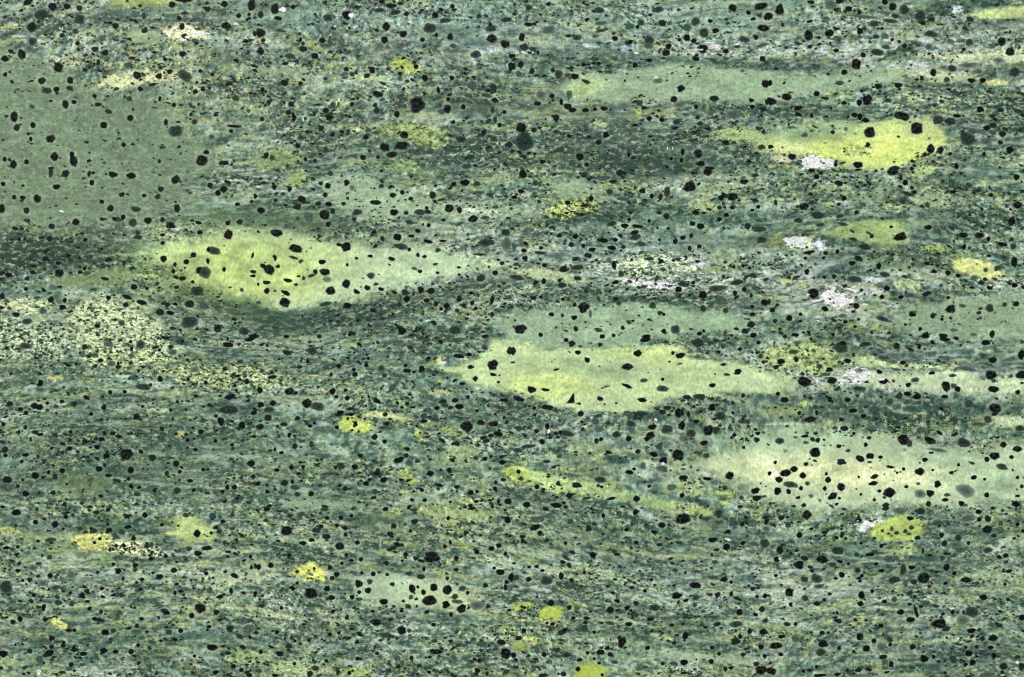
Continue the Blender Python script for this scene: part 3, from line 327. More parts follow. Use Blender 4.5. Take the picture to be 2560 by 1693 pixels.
# white mineral flecks, and glints drawn as thin white ticks: quarter x y rx ry rot
FLECKS = """
00 925 158 28 10 0;00 1310 45 18 12 0;00 1095 113 14 8 0;00 285 980 14 6 10;00 1625 70 14 12 0;00 1790 95 4 7 0
10 1355 745 14 20 -20;10 1430 765 16 14 30;10 1475 755 18 20 0;10 1400 735 14 10 20;10 640 1310 22 8 0;10 700 1330 30 6 5
10 1500 1370 30 14 10;10 1530 1395 26 14 0;10 1460 1360 22 10 10;10 1665 1292 26 8 0;10 940 216 26 8 0;10 355 212 24 5 15;10 575 246 14 5 12
10 1960 695 4 16 20;10 720 688 3 9 0;10 745 688 3 9 0;10 1330 1120 26 12 0;10 1425 1135 22 12 20
01 180 1545 9 18 10;01 2045 115 18 6 -10;01 1900 1125 14 12 0;01 1498 345 3 12 0;01 825 255 3 9 0;01 1165 608 4 9 0
11 1215 610 5 14 3;11 1216 640 5 12 3;11 1580 165 22 8 10;11 1610 190 26 10 0;11 1630 160 14 14 0;11 1640 865 24 8 -30;11 1680 850 18 5 -35;11 170 430 8 14 20
11 1190 1295 7 4 0;11 350 85 8 5 0;11 700 580 8 10 0;11 1240 1020 10 6 0;11 1000 930 16 6 15;11 665 375 10 12 0;11 2340 1500 10 8 0
"""
# hairline scratches on the polish: quarter x0 y0 x1 y1
SCRATCHES = "10 328 85 296 225;10 232 1385 222 1560;11 1040 690 1044 860;00 1660 910 1664 960"

# ------------------------------------------------------------------ helpers
rng = np.random.default_rng(7)
random.seed(7)
LAT = [rng.random((256, 256)) for _ in range(8)]

def vnoise(x, y, k):
    a = LAT[k % 8]
    xi, yi = np.floor(x).astype(np.int64), np.floor(y).astype(np.int64)
    fx, fy = x - xi, y - yi
    fx = fx * fx * (3 - 2 * fx); fy = fy * fy * (3 - 2 * fy)
    x0, x1, y0, y1 = xi & 255, (xi + 1) & 255, yi & 255, (yi + 1) & 255
    return (a[y0, x0] * (1 - fx) + a[y0, x1] * fx) * (1 - fy) + (a[y1, x0] * (1 - fx) + a[y1, x1] * fx) * fy

def fbm(x, y, k, octv=3):
    s, amp, tot = 0, 1.0, 0
    for o in range(octv):
        s = s + amp * vnoise(x * 2 ** o + 17.3 * o, y * 2 ** o + 9.1 * o, k + o)
        tot += amp; amp *= .55
    return s / tot - .5          # about -0.3 .. 0.3

def sstep(a, b, t):
    t = np.clip((t - a) / (b - a), 0, 1)
    return t * t * (3 - 2 * t)

def lin(c):
    c = np.asarray(c, float) / 255
    return np.where(c <= .04045, c / 12.92, ((c + .055) / 1.055) ** 2.4)

def tone(c):
    """colours were noted by eye; this brings them to the measured hues of the rock"""
    r, g, b = c
    k = min(1.15, max(0., (g - 70) / 110))
    g2 = g * 1.035 + 2
    b2 = b + 18 * k if b > r else min(b + 18 * k, max(b, .80 * g2))
    return np.clip(np.array((r * 1.01, g2, b2)), 0, 246)

QS, TS = 1280 / 2371.0, 640 / 2371.0
def qpt(q, x, y):
    return int(q[0]) * 1280 + x * QS, int(q[1]) * 846 + y * QS

def world_xy(x, y):
    return (x - W / 2) * S, (H / 2 - y) * S

def poly_sd(px, py, P):
    """signed distance to a closed outline, positive inside"""
    d2 = np.full(px.shape, 1e18); inside = np.zeros(px.shape, bool)
    n = len(P)
    for i in range(n):
        ax, ay = P[i]; bx, by = P[(i + 1) % n]
        ex, ey = bx - ax, by - ay
        t = np.clip(((px - ax) * ex + (py - ay) * ey) / (ex * ex + ey * ey + 1e-9), 0, 1)
        d2 = np.minimum(d2, (px - ax - t * ex) ** 2 + (py - ay - t * ey) ** 2)
        if ay != by:
            c = (ay > py) != (by > py)
            inside ^= c & (px < (bx - ax) * (py - ay) / (by - ay) + ax)
    return np.where(inside, 1, -1) * np.sqrt(d2)

# ------------------------------------------------------------------ the grid of the polished face
STEP = 3.4
def axis(lo, hi, full_lo, full_hi):
    core = np.arange(lo, hi + STEP, STEP)
    left, right, d, v = [], [], STEP, core[0]
    while v > full_lo:
        d = min(d * 1.12, 14); v -= d; left.append(v)
    d, v = STEP, core[-1]
    while v < full_hi:
        d = min(d * 1.12, 14); v += d; right.append(v)
    return np.concatenate([left[::-1], core, right])
gx = axis(-30, W + 30, -900, W + 900)
gy = axis(-30, H + 30, -700, H + 700)
X, Y = np.meshgrid(gx, gy)
NY, NX = X.shape

# layering of the rock: flow lines sag under the big lens and dip to the right lower down
def sag(x, y):
    f = 70 * np.exp(-((x - 660) / 330) ** 2 - ((y - 790) / 130) ** 2)
    f = f - 40 * np.exp(-((x - 660) / 420) ** 2 - ((y - 520) / 120) ** 2)
    lower = 1 / (1 + np.exp(-(y - 1060) / 70))
    f = f + lower * 0.115 * (np.clip(x, -300, 2000) - 900)
    f = f + 45 * np.exp(-((x - 2050) / 350) ** 2 - ((y - 1390) / 130) ** 2)
    f = f + 120 * fbm(x / 560, y / 460, 5, 2) + 14 * fbm(x / 150, y / 170, 2, 1)
    return f
V = Y - sag(X, Y)
wx = X + 26 * fbm(X / 60, V / 26, 1)
wy = Y + 14 * fbm(X / 55, V / 24, 3)

s1 = fbm(X / 210, V / 44, 0); s2 = fbm(X / 60, V / 21, 2); s3 = fbm(X / 20, V / 12, 4)
s4 = fbm(X / 11, V / 8, 6, 2)
val = np.clip(.5 + 1.15 * s1 + 1.15 * s2 + 1.25 * s3 + .9 * s4, 0, 1)[..., None]
C_DARK, C_MID, C_LIGHT = np.array((28., 56, 47)), np.array((93., 130, 109)), np.array((184., 208, 184))
T = np.where(val < .5, C_DARK + (C_MID - C_DARK) * val * 2, C_MID + (C_LIGHT - C_MID) * (val - .5) * 2)
hy = sstep(.02, .22, fbm(X / 120, V / 34, 6))[..., None]
T = T * (1 - .5 * hy) + np.array((146., 162, 108)) * (.5 * hy)
hb = sstep(.02, .25, fbm(X / 160, V / 36, 7))[..., None]
T = T * (1 - .40 * hb) + np.array((110., 128, 126)) * (.40 * hb)
hg = sstep(.04, .25, fbm(X / 90, V / 30, 3))[..., None]
T = T * (1 - .35 * hg) + np.array((84., 126, 104)) * (.35 * hg)
def wisps(T, a, b, sx, sy, k, colour, amt, spot=None):
    if spot:
        where = np.exp(-((X - spot[0]) / spot[2]) ** 2 - ((Y - spot[1]) / spot[3]) ** 2)
    else:
        where = sstep(-.12, .10, fbm(X / 260, V / 120, k + 3))
    w = (sstep(a, b, fbm(X / sx, V / sy, k)) * where)[..., None] * amt
    return T * (1 - w) + np.array(colour, float) * w
M = np.clip(.62 + 1.3 * fbm(X / 190, V / 55, 2), .25, 1)

def gauss_blend(lines, T, bands=False):
    for ln in lines.strip().splitlines():
        p = ln.split(); q = p[0]
        x, y, rx, ry, rot, r, g, b, a = map(float, p[1:])
        if bands:                       # broad bands: deepen the dark ones, lift the pale ones
            r, g, b = (r * .55, g * .73, b * .74) if g < 113 else (r * 1.06, g * 1.09, b * 1.12)
            a = min(.95, a * 1.3)
        cx, cy = qpt(q, x, y); rx *= QS; ry *= QS
        c, s = math.cos(math.radians(rot)), math.sin(math.radians(rot))
        u = ((wx - cx) * c + (wy - cy) * s) / rx; v = (-(wx - cx) * s + (wy - cy) * c) / ry
        w = a * np.exp(-(u * u + v * v) ** 1.5 * .65)[..., None]
        k = (1 + .55 * s2 + .5 * s3)[..., None]
        T = T * (1 - w) + tone((r, g, b)) * k * w
        if bands and g < 113:
            M[...] = M * (1 - .10 * w[..., 0])
    return T
T = wisps(T, .10, .20, 46, 15, 1, (40, 64, 57), .75)
T = wisps(T, .13, .20, 44, 12, 4, (168, 184, 116), .62)
T = wisps(T, .15, .22, 54, 11, 6, (198, 212, 200), .75)
T = wisps(T, .17, .22, 30, 11, 3, (182, 192, 96), .55)
for spot in ((1640, 668, 300, 62), (2080, 735, 260, 70), (2330, 130, 300, 60), (2280, 960, 330, 50), (1850, 110, 420, 70), (1150, 640, 150, 60), (2000, 1440, 300, 60)):
    T = wisps(T, .03, .13, 40, 8, 5, (206, 218, 206), .8, spot)
    T = wisps(T, .10, .17, 26, 7, 2, (232, 236, 232), .8, spot)
for spot in ((2380, 1560, 260, 110), (1780, 1490, 260, 70), (1290, 330, 330, 60), (1050, 60, 330, 60)):
    T = wisps(T, .0, .14, 60, 18, 7, (104, 122, 128), .55, spot)

T = gauss_blend(TINTS, T, True)
T = wisps(T, .12, .19, 190, 9, 2, (42, 70, 62), .6)          # long thin layers
T = wisps(T, .13, .19, 170, 8, 5, (178, 198, 172), .6)
T = wisps(T, .15, .20, 150, 8, 7, (184, 194, 126), .5)
for spot in ((1000, 1380, 900, 260), (300, 1500, 500, 200), (2200, 1500, 500, 200)):
    T = wisps(T, .10, .17, 46, 11, 4, (172, 190, 118), .55, spot)
    T = wisps(T, .13, .19, 40, 9, 6, (196, 208, 180), .55, spot)
    T = wisps(T, .12, .20, 40, 13, 1, (40, 68, 56), .55, spot)
lens_jobs = []
for ln in LENSES.strip().splitlines():
    q, name, col, mot, soft, shape = ln.split(';')
    mot, c_ = float(mot), tone(list(map(float, col.split())))
    if name == 'yellow_patch':            # broken up by grains, a little duller than the big lenses
        mot = max(mot, .5); c_ = c_ * np.array((.95, .96, 1.08))
    lens_jobs.append((q, name, c_, mot, float(soft), shape))
# the same rock goes on outside the picture: more lenses of the same kinds there
extra = []
for k in range(70):
    while True:
        x, y = rng.uniform(-850, W + 850), rng.uniform(-650, H + 650)
        if x < -200 or x > W + 200 or y < -90 or y > H + 90:
            break
    big = k < 12
    rx = rng.uniform(120, 330) if big else rng.uniform(14, 60)
    ry = rx * rng.uniform(.16, .26) if big else rx * rng.uniform(.25, .5)
    if big and not (x + rx < -20 or x - rx > W + 20 or y + ry < -20 or y - ry > H + 20):
        continue
    col = [(178, 196, 134), (142, 164, 108), (196, 206, 98), (172, 192, 145)][k % 4] if big else [(182, 190, 96), (165, 178, 112), (192, 198, 145), (142, 158, 98)][k % 4]
    nm = ['yellow_green_lens', 'green_lens', 'yellow_lens', 'pale_lens'][k % 4] if big else ['yellow_patch', 'pale_patch', 'cream_patch', 'olive_patch'][k % 4]
    extra.append((None, nm, tone(col), .08 if big else .4, 12. if big else 5., (x, y, rx, ry, rng.uniform(-6, 10))))
lens_jobs += extra

lens_masks = []
for i, (q, name, col, mot, soft, shape) in enumerate(lens_jobs):
    soft = soft * QS * 1.5
    if isinstance(shape, str) and ' ' in shape:
        P = [qpt(q, *map(float, t.split(','))) for t in shape.split()]
    else:
        if isinstance(shape, str):
            x, y, rx, ry, rot = map(float, shape.split(','))
            cx, cy = qpt(q, x, y); rx *= QS; ry *= QS
        else:
            cx, cy, rx, ry, rot = shape
        c, s = math.cos(math.radians(rot)), math.sin(math.radians(rot))
        P = []
        for k in range(28):
            t = k / 28 * 2 * math.pi
            pw = .85                       # slightly pinched ends
            a = rx * math.copysign(abs(math.cos(t)) ** pw, math.cos(t)) * random.uniform(.9, 1.08)
            b = ry * math.copysign(abs(math.sin(t)) ** (1.15), math.sin(t)) * random.uniform(.82, 1.12)
            P.append((cx + a * c - b * s, cy + a * s + b * c))
    P = np.array(P)
    pad = 60
    j0, j1 = np.searchsorted(gx, [P[:, 0].min() - pad, P[:, 0].max() + pad])
    k0, k1 = np.searchsorted(gy, [P[:, 1].min() - pad, P[:, 1].max() + pad])
    sl = (slice(k0, k1), slice(j0, j1))
    size = min(np.ptp(P[:, 0]), np.ptp(P[:, 1]))
    warp = min(1.0, size / 70 + .25)
    ax = X[sl] + (wx[sl] - X[sl]) * .55 * warp; ay = Y[sl] + (wy[sl] - Y[sl]) * .55 * warp
    sd = poly_sd(ax, ay, P)
    if size > 45:                      # the ends and edges fray along the layering
        sd = sd + min(1, size / 120) * (26 * fbm(X[sl] / 130, V[sl] / 11, (i + 2) % 8) + 22 * fbm(X[sl] / 60, V[sl] / 24, (i + 4) % 8))
    sd = sd + warp * ((4 + 15 * mot) * fbm(X[sl] / 34, V[sl] / 13, (i + 1) % 8) + (4 + 13 * mot) * fbm(X[sl] / 12, Y[sl] / 8, i % 8))
    if size > 45:
        soft = soft * 1.2
    w = sstep(-soft, soft, sd)[..., None]
    shade = (1 + (.34 if mot > .06 else .2) * fbm(X[sl] / 60, V[sl] / 22, (i + 3) % 8) + .22 * fbm(X[sl] / 18, Y[sl] / 12, (i + 5) % 8))[..., None]
    T[sl] = T[sl] * (1 - w) + col * 1.05 * shade * w
    M[sl] = M[sl] * (1 - w[..., 0]) + (max(mot, .27) if mot > .06 else .14) * w[..., 0]
    M[sl] = np.maximum(M[sl], .9 * np.exp(-(sd / 9) ** 2) * (.35 + .65 * min(1, mot * 2)))
    lens_masks.append((name, sl, w[..., 0] > .5, sd))
T = gauss_blend(ZONES, T)

# ------------------------------------------------------------------ crystals: the noted ones, then the fine grains
cry = []                      # x y rx ry rot tone
for (tx, ty), txt in CRYSTALS.items():
    for it in txt.split(';'):
        p = it.split()
        tone = 'd'
        if p[-1] in ('g', 'f', 'T'):
            tone = p.pop()
        x, y, w_, h_ = map(float, p[:4]); rot = float(p[4]) if len(p) > 4 else random.uniform(-12, 12)
        cry.append((tx * 640 + x * TS, ty * 423 + y * TS, w_ * TS / 2, h_ * TS / 2, rot, tone))
noted = len(cry)
for k in range(1100):         # beyond the picture
    while True:
        x, y = rng.uniform(-880, W + 880), rng.uniform(-680, H + 680)
        if x < -25 or x > W + 25 or y < -25 or y > H + 25:
            break
    r = float(np.clip(rng.lognormal(2.0, .38), 4.5, 20))
    cry.append((x, y, r * rng.uniform(.95, 1.5), r * rng.uniform(.7, 1.0), rng.uniform(-20, 20), 'ddgdgf'[k % 6]))

# thin pale rims round the crystals: reaction rims plus a sharpening halo, painted into the colour
for (x, y, rx, ry, rot, tone) in cry[:noted]:
    R = max(rx, ry) * 1.9 + 4
    j0, j1 = np.searchsorted(gx, [x - R, x + R]); k0, k1 = np.searchsorted(gy, [y - R, y + R])
    sl = (slice(k0, k1), slice(j0, j1))
    d = np.sqrt(((X[sl] - x) / rx) ** 2 + ((Y[sl] - y) / ry) ** 2)
    ring = np.exp(-((d - 1.25) / .28) ** 2)[..., None] * (.26 if tone == 'd' else .12)
    T[sl] = T[sl] + (np.array((205., 216, 196)) - T[sl]) * ring
T = np.clip(T, 6, 246)

def sample(field, x, y):
    j = np.clip(np.searchsorted(gx, x), 0, NX - 1); k = np.clip(np.searchsorted(gy, y), 0, NY - 1)
    return field[k, j]

# ------------------------------------------------------------------ materials
def new_mat(name):
    m = bpy.data.materials.new(name); m.use_nodes = True
    nt = m.node_tree
    for n in list(nt.nodes):
        nt.nodes.remove(n)
    out = nt.nodes.new('ShaderNodeOutputMaterial'); b = nt.nodes.new('ShaderNodeBsdfPrincipled')
    nt.links.new(b.outputs[0], out.inputs[0])
    return m, nt, b

def px_noise(nt, sx, sy, detail=2., rough=.55, off=0., flow=False):
    g = nt.nodes.new('ShaderNodeNewGeometry')
    src = g.outputs['Position']
    if flow:
        sp_ = nt.nodes.new('ShaderNodeSeparateXYZ'); cb = nt.nodes.new('ShaderNodeCombineXYZ')
        nt.links.new(src, sp_.inputs[0]); nt.links.new(sp_.outputs[0], cb.inputs[0])
        nt.links.new(attr(nt, 'flow', True), cb.inputs[1]); src = cb.outputs[0]
    v = nt.nodes.new('ShaderNodeVectorMath'); v.operation = 'MULTIPLY'
    v.inputs[1].default_value = (1 / S / sx, 1 / S / sy, 0)
    a = nt.nodes.new('ShaderNodeVectorMath'); a.operation = 'ADD'; a.inputs[1].default_value = (off, off * .7, off)
    n = nt.nodes.new('ShaderNodeTexNoise'); n.inputs['Scale'].default_value = 1.0
    n.inputs['Detail'].default_value = detail; n.inputs['Roughness'].default_value = rough
    nt.links.new(src, v.inputs[0]); nt.links.new(v.outputs[0], a.inputs[0]); nt.links.new(a.outputs[0], n.inputs['Vector'])
    return n.outputs[0]

def mrange(nt, src, a, b, c=0., d=1., smooth=True):
    n = nt.nodes.new('ShaderNodeMapRange'); n.clamp = True
    if smooth: n.interpolation_type = 'SMOOTHSTEP'
    n.inputs['From Min'].default_value = a; n.inputs['From Max'].default_value = b
    n.inputs['To Min'].default_value = c; n.inputs['To Max'].default_value = d
    nt.links.new(src, n.inputs['Value'])
    return n.outputs[0]

def mul(nt, a, b):
    n = nt.nodes.new('ShaderNodeMath'); n.operation = 'MULTIPLY'
    for k, s in enumerate((a, b)):
        if isinstance(s, (int, float)): n.inputs[k].default_value = s
        else: nt.links.new(s, n.inputs[k])
    return n.outputs[0]

def mix(nt, fac, a, b, mode='MIX'):
    n = nt.nodes.new('ShaderNodeMix'); n.data_type = 'RGBA'; n.blend_type = mode
    for s, i in ((fac, 0), (a, 6), (b, 7)):
        if isinstance(s, (int, float)): n.inputs[i].default_value = s
        elif isinstance(s, tuple): n.inputs[i].default_value = s + (1,)
        else: nt.links.new(s, n.inputs[i])
    return n.outputs[2]

def attr(nt, name, fac=False):
    n = nt.nodes.new('ShaderNodeAttribute'); n.attribute_name = name
    return n.outputs['Fac' if fac else 'Color']

ROCK, nt, b = new_mat('speckled_green_rock')
tint, mot = attr(nt, 'tint'), attr(nt, 'mottle', True)
d1 = mul(nt, mrange(nt, px_noise(nt, 15, 11, 3, .68, flow=True), .535, .585), mot)
d2 = mul(nt, mrange(nt, px_noise(nt, 26, 15, 3, .68, 31, flow=True), .55, .63), mot)
l1 = mul(nt, mrange(nt, px_noise(nt, 17, 11, 3, .70, 57, flow=True), .52, .60), mot)
c = mix(nt, mul(nt, l1, .66), tint, tuple(lin((204, 216, 184))))
l2 = mul(nt, mrange(nt, px_noise(nt, 28, 13, 3, .70, 211, flow=True), .56, .63), mot)
c = mix(nt, mul(nt, l2, .55), c, tuple(lin((178, 196, 132))))
c = mix(nt, mul(nt, d2, .50), c, tuple(lin((50, 74, 62))))
c = mix(nt, mul(nt, d1, .85), c, tuple(lin((28, 48, 37))))
grain = mrange(nt, px_noise(nt, 6.5, 7.5, 2, .6, 83, flow=True), .25, .75, .74, 1.26, False)
hue = mrange(nt, px_noise(nt, 14, 9, 2, .6, 120, flow=True), .35, .65, 0, 1, False)
c = mix(nt, .30, c, mix(nt, hue, (.86, 1.0, 1.08), (1.08, 1.0, .88)), 'MULTIPLY')
g2 = mul(nt, mul(nt, mrange(nt, px_noise(nt, 10, 8, 3, .78, 300, flow=True), .33, .67, -1, 1, False), mot), .78)
ad = nt.nodes.new('ShaderNodeMath'); ad.operation = 'ADD'; ad.inputs[1].default_value = 1.04
nt.links.new(g2, ad.inputs[0])
grain = mul(nt, grain, ad.outputs[0])
vm = nt.nodes.new('ShaderNodeVectorMath'); vm.operation = 'SCALE'
nt.links.new(c, vm.inputs[0]); nt.links.new(grain, vm.inputs['Scale'])
nt.links.new(vm.outputs[0], b.inputs['Base Color'])
b.inputs['Specular IOR Level'].default_value = .25
nt.links.new(mrange(nt, px_noise(nt, 60, 40, 3, .6, 9, flow=True), .3, .7, .34, .5, False), b.inputs['Roughness'])

def crystal_mat(name, core, core2):
    m, nt, b = new_mat(name)
    oi = nt.nodes.new('ShaderNodeObjectInfo')
    n = mrange(nt, px_noise(nt, 8, 7, 3, .7, 5), .46, .68)
    c = mix(nt, n, tuple(lin(core)), tuple(lin(core2)))
    c = mix(nt, attr(nt, 'rim', True), c, oi.outputs['Color'])
    nt.links.new(c, b.inputs['Base Color'])
    b.inputs['Roughness'].default_value = .5; b.inputs['Specular IOR Level'].default_value = .06
    return m
CRY = {'d': crystal_mat('black_crystal', (7, 11, 8), (50, 60, 54)),
       'g': crystal_mat('dark_green_crystal', (28, 40, 34), (58, 74, 65)),
       'f': crystal_mat('faded_grey_crystal', (60, 76, 70), (94, 110, 101))}
CRY['T'] = CRY['d']
GRAIN, nt, b = new_mat('dark_grain')
n = mrange(nt, px_noise(nt, 8, 7, 2, .6, 3), .35, .65, .75, 1.3, False)
vm = nt.nodes.new('ShaderNodeVectorMath'); vm.operation = 'SCALE'
nt.links.new(attr(nt, 'grain_colour'), vm.inputs[0]); nt.links.new(n, vm.inputs['Scale'])
nt.links.new(vm.outputs[0], b.inputs['Base Color'])
b.inputs['Roughness'].default_value = .5; b.inputs['Specular IOR Level'].default_value = .06
WHITE, nt, b = new_mat('white_mineral_glint')  # white mineral; also colours the painted glint ticks
nt.links.new(mix(nt, mrange(nt, px_noise(nt, 9, 6, 3, .6, 4), .35, .62), tuple(lin((188, 198, 200))), tuple(lin((250, 250, 250)))), b.inputs['Base Color'])
b.inputs['Roughness'].default_value = .35
SCR, nt, b = new_mat('scratch_mark')
b.inputs['Base Color'].default_value = tuple(lin((205, 212, 200))) + (1,)
b.inputs['Roughness'].default_value = .6

# ------------------------------------------------------------------ mesh building
def mesh(name, verts, faces_flat, loop_len, mat, colours=None, floats=None):
    me = bpy.data.meshes.new(name)
    nv, nl = len(verts), len(faces_flat)
    nf = len(loop_len)
    me.vertices.add(nv); me.loops.add(nl); me.polygons.add(nf)
    me.vertices.foreach_set('co', np.ascontiguousarray(verts, dtype=np.float32).ravel())
    me.loops.foreach_set('vertex_index', np.ascontiguousarray(faces_flat, dtype=np.int32))
    st = np.concatenate([[0], np.cumsum(loop_len)[:-1]]).astype(np.int32)
    me.polygons.foreach_set('loop_start', st)
    me.update(calc_edges=True); me.validate()
    for nm, arr in (colours or {}).items():
        a = me.attributes.new(nm, 'FLOAT_COLOR', 'POINT')
        a.data.foreach_set('color', np.concatenate([arr, np.ones((nv, 1))], 1).astype(np.float32).ravel())
    for nm, arr in (floats or {}).items():
        a = me.attributes.new(nm, 'FLOAT', 'POINT'); a.data.foreach_set('value', arr.astype(np.float32).ravel())
    me.shade_flat()
    me.materials.append(mat)
    return me

col = scene.collection
def link(name, me, parent, loc=(0, 0, 0)):
    o = bpy.data.objects.new(name, me); col.objects.link(o)
    o.parent = parent; o.location = loc
    return o

slab = bpy.data.objects.new('polished_rock', None); col.objects.link(slab)
slab.empty_display_size = .05
slab['label'] = 'polished slab of streaked green rock with yellowish lenses and many small black crystals'
slab['category'] = 'rock'
slab['kind'] = 'thing'

# ground mass: the polished top as a fine grid, sides and underside closing the block
TL = lin(T)
relief = (fbm(X / 9, Y / 7, 1) * .004e-3)
gxw, gyw = world_xy(X, Y)
top = np.stack([gxw, gyw, TOP + relief], -1).reshape(-1, 3)
idx = np.arange(NX * NY).reshape(NY, NX)
quads = np.stack([idx[1:, :-1], idx[1:, 1:], idx[:-1, 1:], idx[:-1, :-1]], -1).reshape(-1, 4)
ring = np.concatenate([idx[0, :], idx[1:, -1], idx[-1, -2::-1], idx[-2:0:-1, 0]])
low = top[ring].copy(); low[:, 2] = 0
nb = len(top) + np.arange(len(ring))
sides = np.stack([ring, np.roll(ring, -1), np.roll(nb, -1), nb], -1)
flat = np.concatenate([quads.ravel(), sides.ravel(), nb])
lens_ = np.concatenate([np.full(len(quads) + len(sides), 4), [len(nb)]])
tcol = np.concatenate([TL.reshape(-1, 3), TL.reshape(-1, 3)[ring]])
mcol = np.concatenate([M.ravel(), M.ravel()[ring]])
FL = -V * S
fcol = np.concatenate([FL.ravel(), FL.ravel()[ring]])
link('ground_mass', mesh('ground_mass', np.concatenate([top, low]), flat, lens_, ROCK, {'tint': tcol}, {'mottle': mcol, 'flow': fcol}), slab)

# each lens and patch: a lenticular body set in the rock, its polished top a hair above it
for li, (name, sl, mask, sd) in enumerate(lens_masks):
    cell = mask[1:, 1:] & mask[1:, :-1] & mask[:-1, 1:] & mask[:-1, :-1]
    if cell.sum() < 10:
        continue
    used = np.zeros(mask.shape, bool)
    used[1:, 1:] |= cell; used[1:, :-1] |= cell; used[:-1, 1:] |= cell; used[:-1, :-1] |= cell
    ids = -np.ones(mask.shape, int); n = int(used.sum()); ids[used] = np.arange(n)
    cx, cy = X[sl][used].mean(), Y[sl][used].mean()
    ox, oy = world_xy(cx, cy)
    dep = np.clip(sd[used], 0, None)
    dm = max(dep.max(), 1)
    vt = np.stack([gxw[sl][used] - ox, gyw[sl][used] - oy, relief[sl][used] + .003e-3 + .00012e-3 * li + .020e-3 * sstep(0, 14, dep)], -1)
    vb = vt.copy(); vb[:, 2] = -.05e-3 - S * dm * 1.1 * np.sqrt(np.clip(1 - (1 - dep / dm) ** 2, 0, 1))
    vb[:, 2] = np.maximum(vb[:, 2], -.022)
    kk, jj = np.nonzero(cell)
    qd = np.stack([ids[kk + 1, jj], ids[kk + 1, jj + 1], ids[kk, jj + 1], ids[kk, jj]], -1)
    qb = qd[:, ::-1] + n
    # rim: edges that belong to one cell only
    e = np.concatenate([qd[:, [0, 1]], qd[:, [1, 2]], qd[:, [2, 3]], qd[:, [3, 0]]])
    key = np.sort(e, 1); key = key[:, 0] * (n + 1) + key[:, 1]
    _, inv, cnt = np.unique(key, return_inverse=True, return_counts=True)
    be = e[cnt[inv] == 1]
    qs = np.stack([be[:, 1], be[:, 0], be[:, 0] + n, be[:, 1] + n], -1)
    F = np.concatenate([qd, qb, qs])
    tc = TL[sl][used]; mc = M[sl][used]
    link(name, mesh(name, np.concatenate([vt, vb]), F.ravel(), np.full(len(F), 4), ROCK,
                    {'tint': np.concatenate([tc, tc])}, {'mottle': np.concatenate([mc, mc]), 'flow': np.concatenate([FL[sl][used]] * 2)}), slab, (ox, oy, TOP))

# crystals
def outline(n, tri=False):
    if tri:
        return [(-.95, .95), (-.25, .25), (.55, -.95), (.85, -.85), (.9, .2), (.85, .95), (0., 1.)]
    a0 = random.random() * 6.28
    pts = []
    for k in range(n):
        t = a0 + (k + random.uniform(-.28, .28)) / n * 2 * math.pi
        r = random.choice((1.0, 1.0, .86, 1.08)) * random.uniform(.9, 1.1)
        pts.append((r * math.cos(t), r * math.sin(t)))
    return pts

def body(pts, rim_in):
    """rings: buried foot, rim, shoulder, inner ring, centre.  z in metres, x and y of unit radius"""
    P = np.array(pts); n = len(P)
    rings = [(1.07, -3.0e-4, 1.0), (1.07, .050e-3, 1.0), (.86, .066e-3, rim_in), (.45, .070e-3, rim_in * .3)]
    v, rim = [], []
    for s, z, r in rings:
        for x, y in P:
            v.append((x * s, -y * s, z)); rim.append(r)
    v.append((0, 0, .078e-3)); rim.append(0)
    f = []
    for a in range(3):
        for k in range(n):
            k2 = (k + 1) % n
            f.append((a * n + k2, a * n + k, (a + 1) * n + k, (a + 1) * n + k2))
    for k in range(n):
        f.append((3 * n + (k + 1) % n, 3 * n + k, 4 * n))
    return np.array(v), f, np.array(rim)

protos = {}
for tone in 'dgf':
    protos[tone] = []
    for k in range(20):
        v, f, rim = body(outline(random.choice((7, 8, 9, 11, 12))), {'d': .0, 'g': .12, 'f': .35}[tone])
        protos[tone].append((v, f, rim))
v, f, rim = body(outline(7, True), 0)
protos['T'] = [(v, f, rim)]
proto_mesh = {t: [mesh('dark_crystal', v, np.array([i for q in f for i in q]), [len(q) for q in f], CRY[t], None, {'rim': rim}) for v, f, rim in ps] for t, ps in protos.items()}
CORE = {'d': lin((14, 22, 17)), 'g': lin((36, 54, 45)), 'f': lin((68, 88, 79)), 'T': lin((14, 22, 17))}

order = sorted(range(noted), key=lambda i: -cry[i][2] * cry[i][3])
single = set(order[:300])
NAME = {'d': 'black_crystal', 'g': 'dark_green_crystal', 'f': 'grey_crystal', 'T': 'black_crystal'}
for i in order[:300]:
    x, y, rx, ry, rot, tone = cry[i]
    ps = proto_mesh[tone]
    o = link(NAME[tone], ps[i % len(ps)], slab)
    ox, oy = world_xy(x, y)
    o.location = (ox, oy, TOP); o.rotation_euler = (0, 0, -math.radians(rot)); o.scale = (rx * S, ry * S, 1)
    c = sample(TL, x + rx * 1.1, y); c2 = sample(TL, x - rx * 1.1, y)
    o.color = tuple((c + c2) / 2 * .78 + CORE[tone] * .22) + (1,)

